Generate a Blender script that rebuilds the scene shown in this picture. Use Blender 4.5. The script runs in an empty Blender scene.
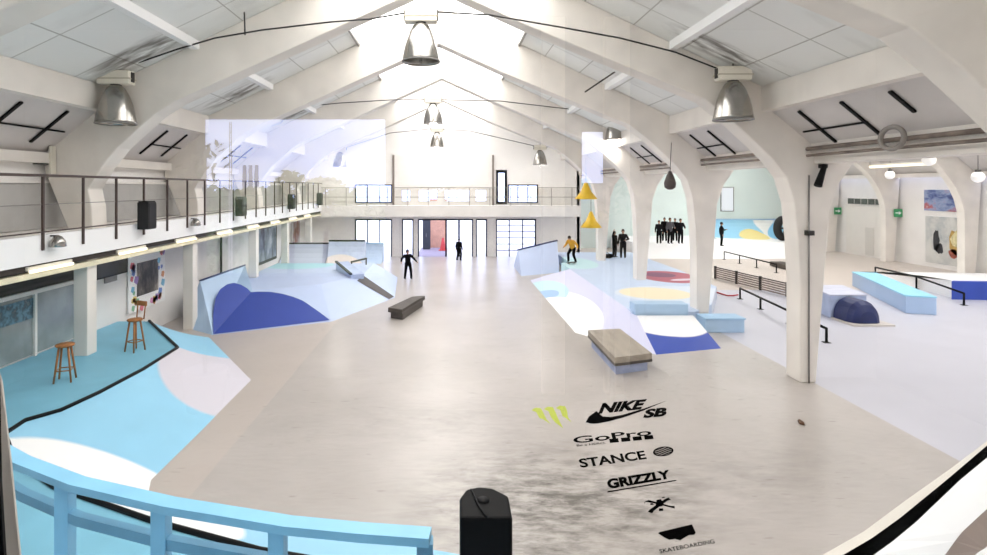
import bpy, bmesh, math, random
from mathutils import Vector, Matrix
random.seed(7)
PI = math.pi
sc = bpy.context.scene
COL = sc.collection
F, CX, CY, H = 560.0, 450.0, 187.0, 5.0          # focal length in pixels, vanishing point, eye height

def P(px, py, Y):                                 # point seen at a pixel, at depth Y
    return Vector(((px-CX)*Y/F, Y, H-(py-CY)*Y/F))
def G(px, py, z=0.0):                             # point seen at a pixel, on the level plane z
    Y = F*(H-z)/(py-CY)
    return Vector(((px-CX)*Y/F, Y, z))
def RP(px, py, o, n):                             # point seen at a pixel on a plane
    d = Vector(((px-CX)/F, 1, -(py-CY)/F)); c = Vector((0, 0, H))
    t = (Vector(o)-c).dot(n)/d.dot(n)
    return c+d*t

# ------------------------------------------------------------------ materials
def lin(c):
    if isinstance(c, str):
        c = [int(c[i:i+2], 16)/255 for i in (0, 2, 4)]
    return tuple((x/12.92 if x <= .04045 else ((x+.055)/1.055)**2.4) for x in c)+(1.0,)
MATS = {}
class NT:
    def __init__(s, m):
        m.use_nodes = True; s.t = m.node_tree; s.t.nodes.clear()
    def n(s, typ, **kw):
        o = s.t.nodes.new(typ)
        for k, v in kw.items(): setattr(o, k, v)
        return o
    def l(s, a, b): s.t.links.new(a, b)
def mixc(nt, fac, a, b, blend='MIX'):
    m = nt.n('ShaderNodeMix', data_type='RGBA', blend_type=blend)
    for sock, v in ((m.inputs[0], fac), (m.inputs[6], a), (m.inputs[7], b)):
        if hasattr(v, 'node'): nt.l(v, sock)
        else: sock.default_value = v
    return m.outputs[2]
def noise(nt, scale, detail=4, vec=None, rough=.55):
    n = nt.n('ShaderNodeTexNoise'); n.inputs['Scale'].default_value = scale
    n.inputs['Detail'].default_value = detail; n.inputs['Roughness'].default_value = rough
    if vec is not None: nt.l(vec, n.inputs['Vector'])
    return n.outputs['Fac']
def ramp(nt, fac, lo, hi):
    m = nt.n('ShaderNodeMapRange'); nt.l(fac, m.inputs[0])
    m.inputs[1].default_value = lo; m.inputs[2].default_value = hi
    return m.outputs[0]
def math_(nt, op, a, b=0.0):
    m = nt.n('ShaderNodeMath', operation=op)
    for s_, v in ((m.inputs[0], a), (m.inputs[1], b)):
        if hasattr(v, 'node'): nt.l(v, s_)
        else: s_.default_value = v
    return m.outputs[0]
def mapping(nt, vec, loc=(0, 0, 0), rot=(0, 0, 0), scale=(1, 1, 1)):
    m = nt.n('ShaderNodeMapping'); nt.l(vec, m.inputs[0])
    m.inputs['Location'].default_value = loc; m.inputs['Rotation'].default_value = rot; m.inputs['Scale'].default_value = scale
    return m.outputs[0]
def ellipse(nt, pos, cx, cy, rx, ry, ang=0.0, soft=.02, edge=0.0):
    s = nt.n('ShaderNodeVectorMath', operation='SUBTRACT'); nt.l(pos, s.inputs[0]); s.inputs[1].default_value = (cx, cy, 0)
    m = mapping(nt, s.outputs[0], rot=(0, 0, -ang))
    d = nt.n('ShaderNodeVectorMath', operation='MULTIPLY'); nt.l(m, d.inputs[0]); d.inputs[1].default_value = (1/rx, 1/ry, 0)
    l = nt.n('ShaderNodeVectorMath', operation='LENGTH'); nt.l(d.outputs[0], l.inputs[0])
    return ramp(nt, l.outputs['Value'], 1+soft, 1-soft)
def mat(name, col, rough=.6, var=.08, scale=3.0, bump=0.0, metal=0.0, shapes=(), spec=.5, emit=0, stretch=None, coat=0):
    """procedural paint / metal / wood: base colour with soft noise variation, optional painted ellipses"""
    if name in MATS: return MATS[name]
    m = bpy.data.materials.new(name); nt = NT(m)
    out = nt.n('ShaderNodeOutputMaterial'); b = nt.n('ShaderNodeBsdfPrincipled')
    g = nt.n('ShaderNodeNewGeometry'); pos = g.outputs['Position']
    tc = nt.n('ShaderNodeTexCoord').outputs['Object']
    v = mapping(nt, tc, scale=stretch) if stretch else tc
    c = lin(col)
    nf = noise(nt, scale, 5, v)
    dark = tuple(x*(1-var*1.6) for x in c[:3])+(1,); light = tuple(min(1, x*(1+var)) for x in c[:3])+(1,)
    colr = mixc(nt, ramp(nt, nf, .3, .7), dark, light)
    for (cx, cy, rx, ry, ang, cc) in shapes:
        colr = mixc(nt, ellipse(nt, pos, cx, cy, rx, ry, ang), colr, lin(cc))
    nt.l(colr, b.inputs['Base Color'])
    b.inputs['Roughness'].default_value = rough; b.inputs['Metallic'].default_value = metal
    b.inputs['Specular IOR Level'].default_value = spec
    if coat: b.inputs['Coat Weight'].default_value = coat
    if emit:
        b.inputs['Emission Color'].default_value = c; b.inputs['Emission Strength'].default_value = emit
    if bump:
        bp = nt.n('ShaderNodeBump'); bp.inputs['Strength'].default_value = bump; bp.inputs['Distance'].default_value = .02
        nt.l(noise(nt, scale*8, 4, v), bp.inputs['Height']); nt.l(bp.outputs[0], b.inputs['Normal'])
    nt.l(b.outputs[0], out.inputs[0])
    MATS[name] = m
    return m
def emis(name, col, s):
    if name in MATS: return MATS[name]
    m = bpy.data.materials.new(name); nt = NT(m)
    out = nt.n('ShaderNodeOutputMaterial'); e = nt.n('ShaderNodeEmission')
    e.inputs[0].default_value = lin(col); e.inputs[1].default_value = s
    nt.l(e.outputs[0], out.inputs[0]); MATS[name] = m
    return m
def glass(name, refl, tint='FFFFFF', rough=.0):
    if name in MATS: return MATS[name]
    m = bpy.data.materials.new(name); nt = NT(m)
    out = nt.n('ShaderNodeOutputMaterial'); t = nt.n('ShaderNodeBsdfTransparent'); g = nt.n('ShaderNodeBsdfGlossy')
    t.inputs[0].default_value = lin(tint); g.inputs['Roughness'].default_value = rough
    x = nt.n('ShaderNodeMixShader'); x.inputs[0].default_value = refl; nt.l(t.outputs[0], x.inputs[1]); nt.l(g.outputs[0], x.inputs[2])
    nt.l(x.outputs[0], out.inputs[0]); MATS[name] = m
    return m

WHITE = mat('white_concrete_paint', 'F3EFEA', .75, .05, 1.3, .15)
WALLW = mat('white_wall_paint', 'F2EFEC', .8, .04, .8, .05)
FRAMEW = mat('whitewashed_concrete_frame', 'EFE9E1', .8, .07, .9, .25)
BLACK = mat('black_paint', '080809', .55, .1, spec=.2)
DARK = mat('dark_grey_metal', '2B2826', .5, .1)
BROWNMET = mat('brown_painted_metal', '4A3C38', .5, .1)
GREYMET = mat('grey_metal', '8F8D8A', .4, .08, metal=.6)
CYAN = mat('light_blue_paint', '8FCBEA', .55, .05, 2)
SKYBLUE = mat('sky_blue_paint', 'A9CDEB', .55, .04, 2)
LAV = mat('pale_lavender_paint', 'CBD4F0', .55, .03, 2)
NAVY = mat('navy_blue_paint', '2E48A4', .55, .04, 2)
PWHITE = mat('pure_white_paint', 'FBFBFB', .6, .01, 2)
CREAM = mat('cream_plastic', 'EFE9DA', .5, .04)
ALU = mat('spun_aluminium', 'A5A29D', .2, .06, 6, metal=.95)
WOOD = mat('honey_wood', 'A9713F', .5, .25, 6, .1, stretch=(1, 1, .15))
TREAD = mat('worn_plywood', 'A79D90', .6, .15, 4, .1, stretch=(1, .2, 1))
DKWOOD = mat('dark_plywood', '4F4740', .6, .2, 4, .1)
TUBE = emis('lit_tube', 'FFF6DC', 3.0)

# ------------------------------------------------------------------ mesh builder
class MB:
    def __init__(s): s.v = []; s.f = []; s.sm = []
    def add(s, vs, fs, smooth=False):
        o = len(s.v); s.v += [Vector(a) for a in vs]
        s.f += [[i+o for i in f] for f in fs]; s.sm += [smooth]*len(fs); return s
    def box(s, x0, x1, y0, y1, z0, z1):
        return s.add([(x, y, z) for z in (z0, z1) for x, y in ((x0, y0), (x1, y0), (x1, y1), (x0, y1))],
                     [(3, 2, 1, 0), (4, 5, 6, 7), (0, 1, 5, 4), (1, 2, 6, 5), (2, 3, 7, 6), (3, 0, 4, 7)])
    def obox(s, a, b, w, h, up=(0, 0, 1), rot=None):   # bar from a to b: width w sideways, height h
        a, b = Vector(a), Vector(b); d = (b-a).normalized(); u = Vector(up)
        if abs(d.dot(u)) > .99: u = Vector((1, 0, 0))
        r = d.cross(u).normalized(); u = r.cross(d)
        c = [(-1, -1), (1, -1), (1, 1), (-1, 1)]
        return s.add([p+r*(i*w/2)+u*(j*h/2) for p in (a, b) for i, j in c],
                     [(3, 2, 1, 0), (4, 5, 6, 7), (0, 1, 5, 4), (1, 2, 6, 5), (2, 3, 7, 6), (3, 0, 4, 7)])
    def prism(s, poly, d):                              # polygon of 3-D points swept by vector d
        n = len(poly); d = Vector(d); p = [Vector(a) for a in poly]
        return s.add(p+[a+d for a in p], [list(range(n))[::-1], list(range(n, 2*n))]+[(i, (i+1) % n, (i+1) % n+n, i+n) for i in range(n)])
    def poly(s, pts): return s.add(pts, [list(range(len(pts)))])
    def tube(s, pts, r, n=8, closed=False, smooth=True):
        pts = [Vector(p) for p in pts]; rr = r if isinstance(r, (list, tuple)) else [r]*len(pts)
        rings = []; prev = None; m = len(pts)
        for i, p in enumerate(pts):
            if closed: d = pts[(i+1) % m]-pts[i-1]
            else: d = pts[min(i+1, m-1)]-pts[max(i-1, 0)]
            d.normalize()
            if prev is None:
                u = Vector((0, 0, 1)) if abs(d.z) < .9 else Vector((1, 0, 0))
            else: u = prev
            u = (u-d*u.dot(d)).normalized(); prev = u; w = d.cross(u)
            rings.append([p+(u*math.cos(2*PI*k/n)+w*math.sin(2*PI*k/n))*rr[i] for k in range(n)])
        vs = [q for ring in rings for q in ring]
        fs = [(i*n+k, i*n+(k+1) % n, (i+1) % m*n+(k+1) % n, (i+1) % m*n+k) for i in range(m if closed else m-1) for k in range(n)]
        s.add(vs, fs, smooth)
        if not closed:
            o = len(s.v)-len(vs)
            s.f += [[o+k for k in range(n)][::-1], [o+(m-1)*n+k for k in range(n)]]; s.sm += [False, False]
        return s
    def lathe(s, prof, c=(0, 0, 0), n=24, smooth=True):
        c = Vector(c); vs = [c+Vector((r*math.cos(2*PI*k/n), r*math.sin(2*PI*k/n), z)) for r, z in prof for k in range(n)]
        fs = [(i*n+k, i*n+(k+1) % n, (i+1)*n+(k+1) % n, (i+1)*n+k) for i in range(len(prof)-1) for k in range(n)]
        return s.add(vs, fs, smooth)
    def ell(s, c, r, n=12, m=8, rot=None):
        c = Vector(c); vs = []; r = Vector((r, r, r)) if not hasattr(r, '__len__') else Vector(r)
        for i in range(m+1):
            t = PI*i/m
            for k in range(n):
                q = Vector((math.sin(t)*math.cos(2*PI*k/n)*r.x, math.sin(t)*math.sin(2*PI*k/n)*r.y, math.cos(t)*r.z))
                vs.append(c+(rot @ q if rot else q))
        return s.add(vs, [(i*n+k, (i+1)*n+k, (i+1)*n+(k+1) % n, i*n+(k+1) % n) for i in range(m) for k in range(n)], True)
    def loft(s, A, B, n=1, sag=0.0, smooth=False):      # ruled bank between two polylines, concave by sag
        vs = []; m = len(A)
        for a, b in zip(A, B):
            a, b = Vector(a), Vector(b)
            for k in range(n+1):
                t = k/n; q = a.lerp(b, t); q.z -= sag*math.sin(PI*t); vs.append(q)
        fs = [(i*(n+1)+k, i*(n+1)+k+1, (i+1)*(n+1)+k+1, (i+1)*(n+1)+k) for i in range(m-1) for k in range(n)]
        return s.add(vs, fs, smooth)
    def build(s, name, m, parent=None, origin=None, bevel=0.0):
        me = bpy.data.meshes.new(name)
        if parent is not None: o_ = Vector(parent.get('_o', (0, 0, 0)))
        else: o_ = Vector(origin) if origin is not None else Vector((0, 0, 0))
        me.from_pydata([tuple(a-o_) for a in s.v], [], s.f)
        me.polygons.foreach_set('use_smooth', s.sm); me.validate(); me.update()
        bm = bmesh.new(); bm.from_mesh(me); bmesh.ops.remove_doubles(bm, verts=bm.verts, dist=1e-5)
        bmesh.ops.recalc_face_normals(bm, faces=bm.faces); bm.to_mesh(me); bm.free()
        o = bpy.data.objects.new(name, me); COL.objects.link(o)
        for mm in (m if isinstance(m, (list, tuple)) else [m]): me.materials.append(mm)
        if parent is not None:
            o.parent = parent; o['_o'] = tuple(o_)
        else:
            o.location = o_; o['_o'] = tuple(o_)
        if bevel:
            b = o.modifiers.new('edge', 'BEVEL'); b.width = bevel; b.segments = 2; b.limit_method = 'ANGLE'
        return o
def tag(o, label=None, cat=None, group=None, kind=None):
    if label: o['label'] = label
    if cat: o['category'] = cat
    if group: o['group'] = group
    if kind: o['kind'] = kind
    return o
def thing(name, loc, label, cat, group=None, kind=None):
    o = bpy.data.objects.new(name, None); o.empty_display_size = .2; COL.objects.link(o)
    o.location = loc; o['_o'] = tuple(loc)
    return tag(o, label, cat, group, kind)
def copy_tree(o, parent=None):
    c = o.copy(); COL.objects.link(c)
    if parent is not None: c.parent = parent
    for ch in list(o.children): copy_tree(ch, c)
    return c
def S(o, label, cat): return tag(o, label, cat, None, 'structure')

# ------------------------------------------------------------------ floor
def floor_mat():
    m = bpy.data.materials.new('polished_beige_concrete'); nt = NT(m)
    out = nt.n('ShaderNodeOutputMaterial'); b = nt.n('ShaderNodeBsdfPrincipled')
    pos = nt.n('ShaderNodeNewGeometry').outputs['Position']
    big = noise(nt, .35, 5, pos); fine = noise(nt, 6, 6, mapping(nt, pos, scale=(.5, 2.2, 1)))
    c = mixc(nt, ramp(nt, big, .3, .7), lin('AEA7A1'), lin('C0B9B4'))
    c = mixc(nt, math_(nt, 'MULTIPLY', ramp(nt, fine, .45, .75), .16), c, lin('8A8074'))
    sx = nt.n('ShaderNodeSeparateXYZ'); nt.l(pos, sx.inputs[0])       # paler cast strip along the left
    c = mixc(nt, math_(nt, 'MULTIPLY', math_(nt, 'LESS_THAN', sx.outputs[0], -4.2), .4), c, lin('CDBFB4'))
    # tyre and wheel scuffs in a band on the near floor
    sc_ = noise(nt, 1.6, 8, mapping(nt, pos, rot=(0, 0, .25), scale=(.8, 2.0, 1)), .75)
    w1 = ellipse(nt, pos, 1.5, 8.9, 1.5, 1.5, .15, .8)
    w2 = ellipse(nt, pos, 3.4, 9.2, 2.6, .9, .3, .9)
    w3 = ellipse(nt, pos, -.3, 12.0, 2.2, .8, .2, .9)
    wm = math_(nt, 'ADD', math_(nt, 'MULTIPLY', w1, 1.25), math_(nt, 'MULTIPLY', w2, .55))
    wm = math_(nt, 'ADD', wm, math_(nt, 'MULTIPLY', w3, .35))
    wear = math_(nt, 'MULTIPLY', wm, ramp(nt, sc_, .42, .72))
    wear = math_(nt, 'MINIMUM', wear, .85)
    c = mixc(nt, wear, c, lin('4E4A42'))
    nt.l(c, b.inputs['Base Color'])
    r = nt.n('ShaderNodeMapRange'); nt.l(fine, r.inputs[0]); r.inputs[3].default_value = .2; r.inputs[4].default_value = .42
    nt.l(r.outputs[0], b.inputs['Roughness']); b.inputs['Specular IOR Level'].default_value = .5
    nt.l(b.outputs[0], out.inputs[0]); return m
YE, YE2 = 40.2, 46.0           # end walls of the main hall and of the side hall
YF = [7.9, 14.3, 20.3, 26.8, 33.8]
YF2 = YF[:4]+[31.55, 37.3, 43.05]
RX, RX2 = -.4, 19.7            # ridge lines
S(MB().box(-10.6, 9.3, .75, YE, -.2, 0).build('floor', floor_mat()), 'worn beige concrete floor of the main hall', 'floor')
S(MB().box(9.3, 30.3, .75, 27.2, -.2, 0).build('floor_aisle', mat('pale_lilac_floor_paint', 'C8C8D2', .45, .03, .6)), 'pale lilac painted floor of the side hall', 'floor')
S(MB().box(9.3, 30.3, 27.2, YE2, -.2, 0).build('floor_side_hall', mat('beige_floor_coating', 'D3C8BF', .45, .04, .6)), 'bare beige far floor of the side hall', 'floor')
S(MB().box(-60, 80, YE, 90, -.3, -.02).build('ground', mat('outdoor_paving', 'D8D3CB', .8, .08, .5)), 'bright paving outside the glazed end wall', 'ground')
S(MB().box(-90, 60, -140, -4.7, -.4, -.2).build('ground_behind', mat('dry_grass', '8F9468', .9, .2, .3)), 'grassy ground outside behind the viewing room', 'ground')

# ------------------------------------------------------------------ concrete portal frames
SOF = [(0, 10.2), (2.3, 9.15), (6.6, 7.2), (7.15, 6.85), (7.6, 6.45), (8.1, 6.0), (8.5, 5.5), (8.85, 4.95), (9.15, 4.3), (9.33, 3.6), (9.35, 3.0), (9.35, 0)]
SOFR = [(0, 10.2), (2.3, 9.15), (6.9, 7.25), (7.6, 6.7), (8.25, 6.1), (8.65, 5.7), (9.0, 5.25), (9.2, 4.6), (9.3, 3.6), (9.35, 2.5), (9.35, 0)]
def zroof(d): return 11.6-.48*d
def frame1(y):
    r = [(RX+d, z) for d, z in SOFR]
    l = [(RX-d, z) for d, z in SOF[:8]]+[(-9.15, 4.5), (-9.12, 3.8)]
    outer_r = [(RX+9.75, 0), (RX+9.95, 2.5), (RX+10.1, 4.4), (RX+10.35, 5.1), (RX+10.7, 5.6), (RX+9.9, 6.1), (RX+8.7, zroof(8.7)), (RX, zroof(0))]
    outer_l = [(-9.7, 3.8), (-10.35, 5.4), (-10.35, 5.9), (RX-8.7, zroof(8.7))]
    poly = r+outer_r+outer_l[::-1]+l[::-1][:-1]
    return [Vector((x, y, z)) for x, z in poly]
def frame2(y):
    r = [(RX2+d, z) for d, z in SOF]
    l = [(RX2-d, z) for d, z in SOF[:9]]
    outer_r = [(RX2+9.95, 0), (RX2+10.3, 5.4), (RX2+10.3, 5.9), (RX2+8.7, zroof(8.7)), (RX2, zroof(0))]
    outer_l = [(RX2-9.5, 4.2), (RX2-9.6, 5.6), (RX2-8.7, zroof(8.7))]
    l, outer_l = l[:6], [(RX2-8.7, 6.2), (RX2-8.7, zroof(8.7))]
    poly = r+outer_r+outer_l[::-1]+l[::-1][:-1]
    return [Vector((x, y, z)) for x, z in poly]
ORD = ['nearest', 'second', 'third', 'fourth', 'farthest']
for i, y in enumerate(YF):
    S(MB().prism(frame1(y), (0, .62, 0)).build('portal_frame', FRAMEW, origin=(RX, y, 0), bevel=.03),
      f'whitewashed arched concrete frame across the main hall, {ORD[i]} of the row', 'frame')
for i, y in enumerate(YF2):
    S(MB().prism(frame2(y+.05), (0, .5, 0)).build('portal_frame', FRAMEW, origin=(RX2, y, 0), bevel=.03),
      f'arched concrete frame across the side hall, number {i+1} from the near end', 'frame')

for k, y in enumerate((13.9, 19.6, 26.0, 31.0, 36.2)):
    S(MB().box(-9.35, -9.0, y, y+.38, .8 if y < 17 else (.785 if y == 26 else 0), 3.3).build('gallery_column', FRAMEW, origin=(-9.2, y+.2, 0), bevel=.02), f'white square column under the gallery, number {k+1} from the near end', 'column')
# ------------------------------------------------------------------ roof
def roof_mat(name, c1, c2, sx, sy):
    m = bpy.data.materials.new(name); nt = NT(m)
    out = nt.n('ShaderNodeOutputMaterial'); b = nt.n('ShaderNodeBsdfPrincipled')
    pos = nt.n('ShaderNodeNewGeometry').outputs['Position']
    br = nt.n('ShaderNodeTexBrick'); br.offset = 0
    nt.l(mapping(nt, pos, loc=(.3, .2, 0)), br.inputs['Vector'])
    br.inputs['Scale'].default_value = 1; br.inputs['Brick Width'].default_value = sx; br.inputs['Row Height'].default_value = sy
    br.inputs['Mortar Size'].default_value = .018; br.inputs['Mortar Smooth'].default_value = .3
    br.inputs['Color1'].default_value = lin(c1); br.inputs['Color2'].default_value = lin(c2); br.inputs['Mortar'].default_value = lin('BDBCB6')
    st = noise(nt, .9, 6, mapping(nt, pos, scale=(.4, 1.3, 1)))
    c = mixc(nt, math_(nt, 'MULTIPLY', ramp(nt, st, .55, .8), .35), br.outputs['Color'], lin('A39E95'))
    sn = ramp(nt, noise(nt, 2.2, 6, mapping(nt, pos, scale=(.35, 2.2, 1))), .38, .6)
    for (cx, cy, rx_, ry_) in ((-7.5, 13.5, 1.0, .55), (-7.4, 19.5, 1.0, .5), (-7.4, 26, 1, .5), (6.4, 13.5, 1.0, .45)):
        c = mixc(nt, math_(nt, 'MULTIPLY', ellipse(nt, pos, cx, cy, rx_, ry_, 0, .35), math_(nt, 'MULTIPLY', sn, .8)), c, lin('5B5148'))
    nt.l(c, b.inputs['Base Color']); b.inputs['Roughness'].default_value = .85
    nt.l(b.outputs[0], out.inputs[0]); return m
ROOF = roof_mat('pale_insulation_boards', 'F3F4F1', 'EEEFEC', 1.25, 1.9)
LOWP = mat('grey_board', 'DAD5D2', .85, .06, 1)
SKY = 2.9
def slope(side, rx, d0, z0, d1, z1, y0, y1, th=.12):
    a, b = rx+side*d0, rx+side*d1
    return MB().prism([(a, y0, z0), (b, y0, z1), (b, y0, z1+th), (a, y0, z0+th)], (0, y1-y0, 0))
for nm, rx, ye in (('main hall', RX, YE), ('side hall', RX2, YE2)):
    for side, sn in ((-1, 'left'), (1, 'right')):
        S(slope(side, rx, SKY, zroof(SKY), 8.75, zroof(8.75), .75, ye).build('ceiling_'+sn, ROOF), f'{sn} roof slope of pale boards over the {nm}', 'ceiling')
        S(slope(side, rx, 8.6, 6.95, 9.65 if side == (1 if rx == RX else -1) else 10.1, 6.089 if side == (1 if rx == RX else -1) else 5.72, .75, ye).build('ceiling_lower_'+sn, LOWP), f'{sn} steep lower band of roof boards in the {nm}', 'ceiling')
        S(MB().box(*sorted((rx+side*8.35, rx+side*8.65)), .75, ye, 6.93, zroof(8.5)+.05).build('trim_beam_'+sn, FRAMEW), f'{sn} white longitudinal roof beam of the {nm}', 'beam')
        if not (rx == RX2 and side == -1): S(MB().box(*sorted((rx+side*9.7, rx+side*(10.35 if side*(1 if rx == RX else -1) > 0 else 10.1))), .75, ye, 5.6, 5.86).build('trim_eave_'+sn, FRAMEW), f'{sn} white eave beam of the {nm}', 'beam')
        S(MB().box(*sorted((rx+side*6.0, rx+side*6.2)), .75, ye, zroof(6.1)-.16, zroof(6.1)+.05).build('trim_purlin_'+sn, PWHITE), f'{sn} white purlin under the roof boards of the {nm}', 'purlin')
SKYM = emis('daylit_skylight', 'FFFDFA', 8.0)
nw = 0
for nm, rx, ys in (('main', RX, [.75]+[y+.31 for y in YF]+[YE]), ('side', RX2, [.75]+[y+.31 for y in YF2]+[YE2])):
    for y0, y1 in zip(ys[:-1], ys[1:]):
        nw += 1
        w = thing(f'window_{nw}', (rx, (y0+y1)/2, 11), f'white ridge skylight of the {nm} hall, bay {nw if nm == "main" else nw-6} from the near end', 'skylight', None, 'structure')
        b = MB()
        for s_ in (-1, 1): b.prism([(rx, y0, 11.62), (rx+s_*SKY, y0, zroof(SKY)+.02), (rx+s_*SKY, y0, zroof(SKY)+.05), (rx, y0, 11.65)], (0, y1-y0, 0))
        b.build('pane', SKYM, w)
        k = MB()
        for s_ in (-1, 1):
            k.box(*sorted((rx+s_*(SKY-.03), rx+s_*(SKY+.05))), y0, y1, zroof(SKY)-.1, zroof(SKY)+.02)
        k.build('frame', GREYMET, w)

S(MB().box(9.22, 10.08, .75, YE, 5.86, 6.2).build('trim_gutter', FRAMEW), 'white valley gutter between the two halls', 'beam')
# black battens on the lower boards
def lowpt(side, rx, d, y, off=-.04):
    t = (d-8.6)/1.5; return Vector((rx+side*d, y, 6.95-1.23*t+off))
NB = 0
for side, word in ((1, 'right'), (-1, 'left')):
    for i in range(3):
        y0 = YF[i]+.62; L = YF[i+1]-y0
        t = thing('trim_batten', lowpt(side, RX, 9.3, y0+2.5, 0), f'black batten lines on the {word} lower roof boards, {["nearest", "second", "third"][i]} bay', 'batten', None, 'structure')
        for fy in (.36, .59, .84):
            MB().obox(lowpt(side, RX, 8.72, y0+fy*L), lowpt(side, RX, 9.2 if fy < .4 else 9.62, y0+fy*L), .08, .04).build('batten', BLACK, t)
        MB().obox(lowpt(side, RX, 9.25, y0+.58*L), lowpt(side, RX, 9.25, y0+.95*L), .045, .04).build('batten', BLACK, t)

# ------------------------------------------------------------------ walls
S(MB().box(-10.7, -10.4, .75, YE, 0, 5.95).build('wall_left', WALLW), 'white left outer wall of the main hall', 'wall')
S(MB().box(-10.4, -10.34, .75, YE, 3.95, 5.1).build('trim_left_dado', mat('grey_dado_board', 'B9B7B4', .7, .04)), 'grey board dado along the left gallery wall', 'dado')
S(MB().box(-10.4, -10.28, .75, YE, 5.1, 5.16).build('trim_left_rail', WHITE), 'white cap strip over the grey gallery dado', 'trim')
S(MB().box(30.1, 30.4, .75, YE2, 0, 6.0).build('wall_right', WALLW), 'white outer wall at the right of the side hall', 'wall')
S(MB().box(9.1, 9.4, YE, YE2, 0, 7.0).build('wall_return', WALLW), 'short return wall between the two hall ends', 'wall')
# side hall end wall, painted
def endmat():
    return mat('mint_mural_wall', 'E3F1EE', .75, .03, .5)
S(MB().prism([(9.3, YE2, 0), (30.3, YE2, 0), (30.3, YE2, 6), (RX2, YE2, 11.7), (9.3, YE2, 7)], (0, .3, 0)).build('wall_side_end', endmat()), 'pale mint end wall of the side hall', 'wall')
# main end wall with real openings: x0,x1,z0,z1
def ex(px): return (px-CX)*YE/F
def ez(py): return H-(py-CY)*YE/F
OPEN = [(355, 392, 219, 258), (402, 413.5, 219, 258), (418, 473, 219, 258), (476, 487, 219, 258), (496, 536, 219, 258),
        (355, 392, 184.5, 203), (401, 411, 189, 202), (418, 438, 189, 202), (444, 470, 189, 202), (475, 487, 189, 202), (508, 538, 184.5, 203), (496, 507, 170, 204)]
RECT = [(ex(a), ex(b), max(0, ez(d)), ez(c)) for a, b, c, d in OPEN]
def wall_with_holes(x0, x1, z0, z1, holes, y0, y1):
    xs = sorted({x0, x1, *[h[0] for h in holes], *[h[1] for h in holes]}); zs = sorted({z0, z1, *[h[2] for h in holes], *[h[3] for h in holes]})
    b = MB()
    for i in range(len(xs)-1):
        run = None
        for j in range(len(zs)-1):
            cx, cz = (xs[i]+xs[i+1])/2, (zs[j]+zs[j+1])/2
            solid = not any(h[0] < cx < h[1] and h[2] < cz < h[3] for h in holes)
            if solid and run is None: run = zs[j]
            if run is not None and (not solid or j == len(zs)-2):
                b.box(xs[i], xs[i+1], y0, y1, run, zs[j+1] if solid else zs[j]); run = None
    return b
wb = wall_with_holes(-10.6, 9.3, 0, 6.5, RECT, YE, YE+.3)
wb.prism([(-10.6, YE, 6.5), (9.3, YE, 6.5), (9.3, YE, 7), (RX, YE, 11.7), (-10.6, YE, 7)], (0, .3, 0))
S(wb.build('wall_end', mat('cream_white_end_wall', 'FBF8F4', .8, .02)), 'cream gabled end wall with glazed doors and upper windows', 'wall')
PANE = glass('clear_glazing', .06)
mull = {0: 3, 2: 0, 4: 3, 5: 3, 10: 3, 8: 2, 7: 2}
for i, (a, b, c, d) in enumerate(RECT):
    isdoor = i in (1, 2, 3)
    nw += 0 if isdoor else 1
    desc = ['left tall window beside the doors', 'narrow glazed door left of the entrance', 'wide glazed entrance with its left leaf open', 'narrow glazed door right of the entrance', 'right tall window beside the ramp',
            'upper left black framed window', 'small upper window above the narrow left door', 'small upper window above the open leaf', 'small upper window at the gable middle', 'small upper window above the narrow right door', 'upper right black framed window', 'tall black framed upper doorway'][i]
    w = thing((f'door_{i}' if isdoor else f'window_{nw}'), ((a+b)/2, YE, c), desc+' in the end wall', 'door' if isdoor else 'window', None, 'structure')
    fm = BLACK if i not in (6, 7, 8, 9) else WHITE
    ft = .07 if i not in (11,) else .16
    fb = MB()
    fb.box(a, a+ft, YE-.05, YE+.2, c, d).box(b-ft, b, YE-.05, YE+.2, c, d).box(a+ft, b-ft, YE-.05, YE+.2, d-ft*1.3, d)
    if c > .3: fb.box(a+ft, b-ft, YE-.05, YE+.2, c, c+ft)
    n = mull.get(i, 0)
    for k in range(1, n): x = a+(b-a)*k/n; fb.box(x-.03, x+.03, YE, YE+.15, c, d)
    if i == 2:
        for p_ in (446, 459): x = ex(p_); fb.box(x-.06, x+.06, YE-.02, YE+.15, c, d)
    if i == 4:
        for k in range(1, 6): z = c+(d-c)*k/6; fb.box(a, b, YE+.02, YE+.1, z-.02, z+.02)
    fb.build('frame', fm, w)
    pa = ex(446)+.06 if i == 2 else a+ft
    MB().box(pa, b-ft, YE+.08, YE+.1, c+.02, d-ft).build('pane', PANE, w)
# vertical conduits on the gable
for px, nm in ((393.5, 'left'), (493, 'right')):
    S(MB().box(ex(px)-.07, ex(px)+.07, YE-.1, YE, 2.9, ez(155)).build('trim_gable_'+nm, mat('brown_grey_post', '8C817A', .6)), f'{nm} grey brown post rising on the gable wall', 'post')
S(MB().box(ex(398), ex(489), YE-.06, YE, ez(187), ez(155)).build('trim_gable_panel', mat('pale_pink_board', 'FBF3EE', .7, .02)), 'pale pinkish board panel in the middle of the gable', 'panel')
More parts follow.
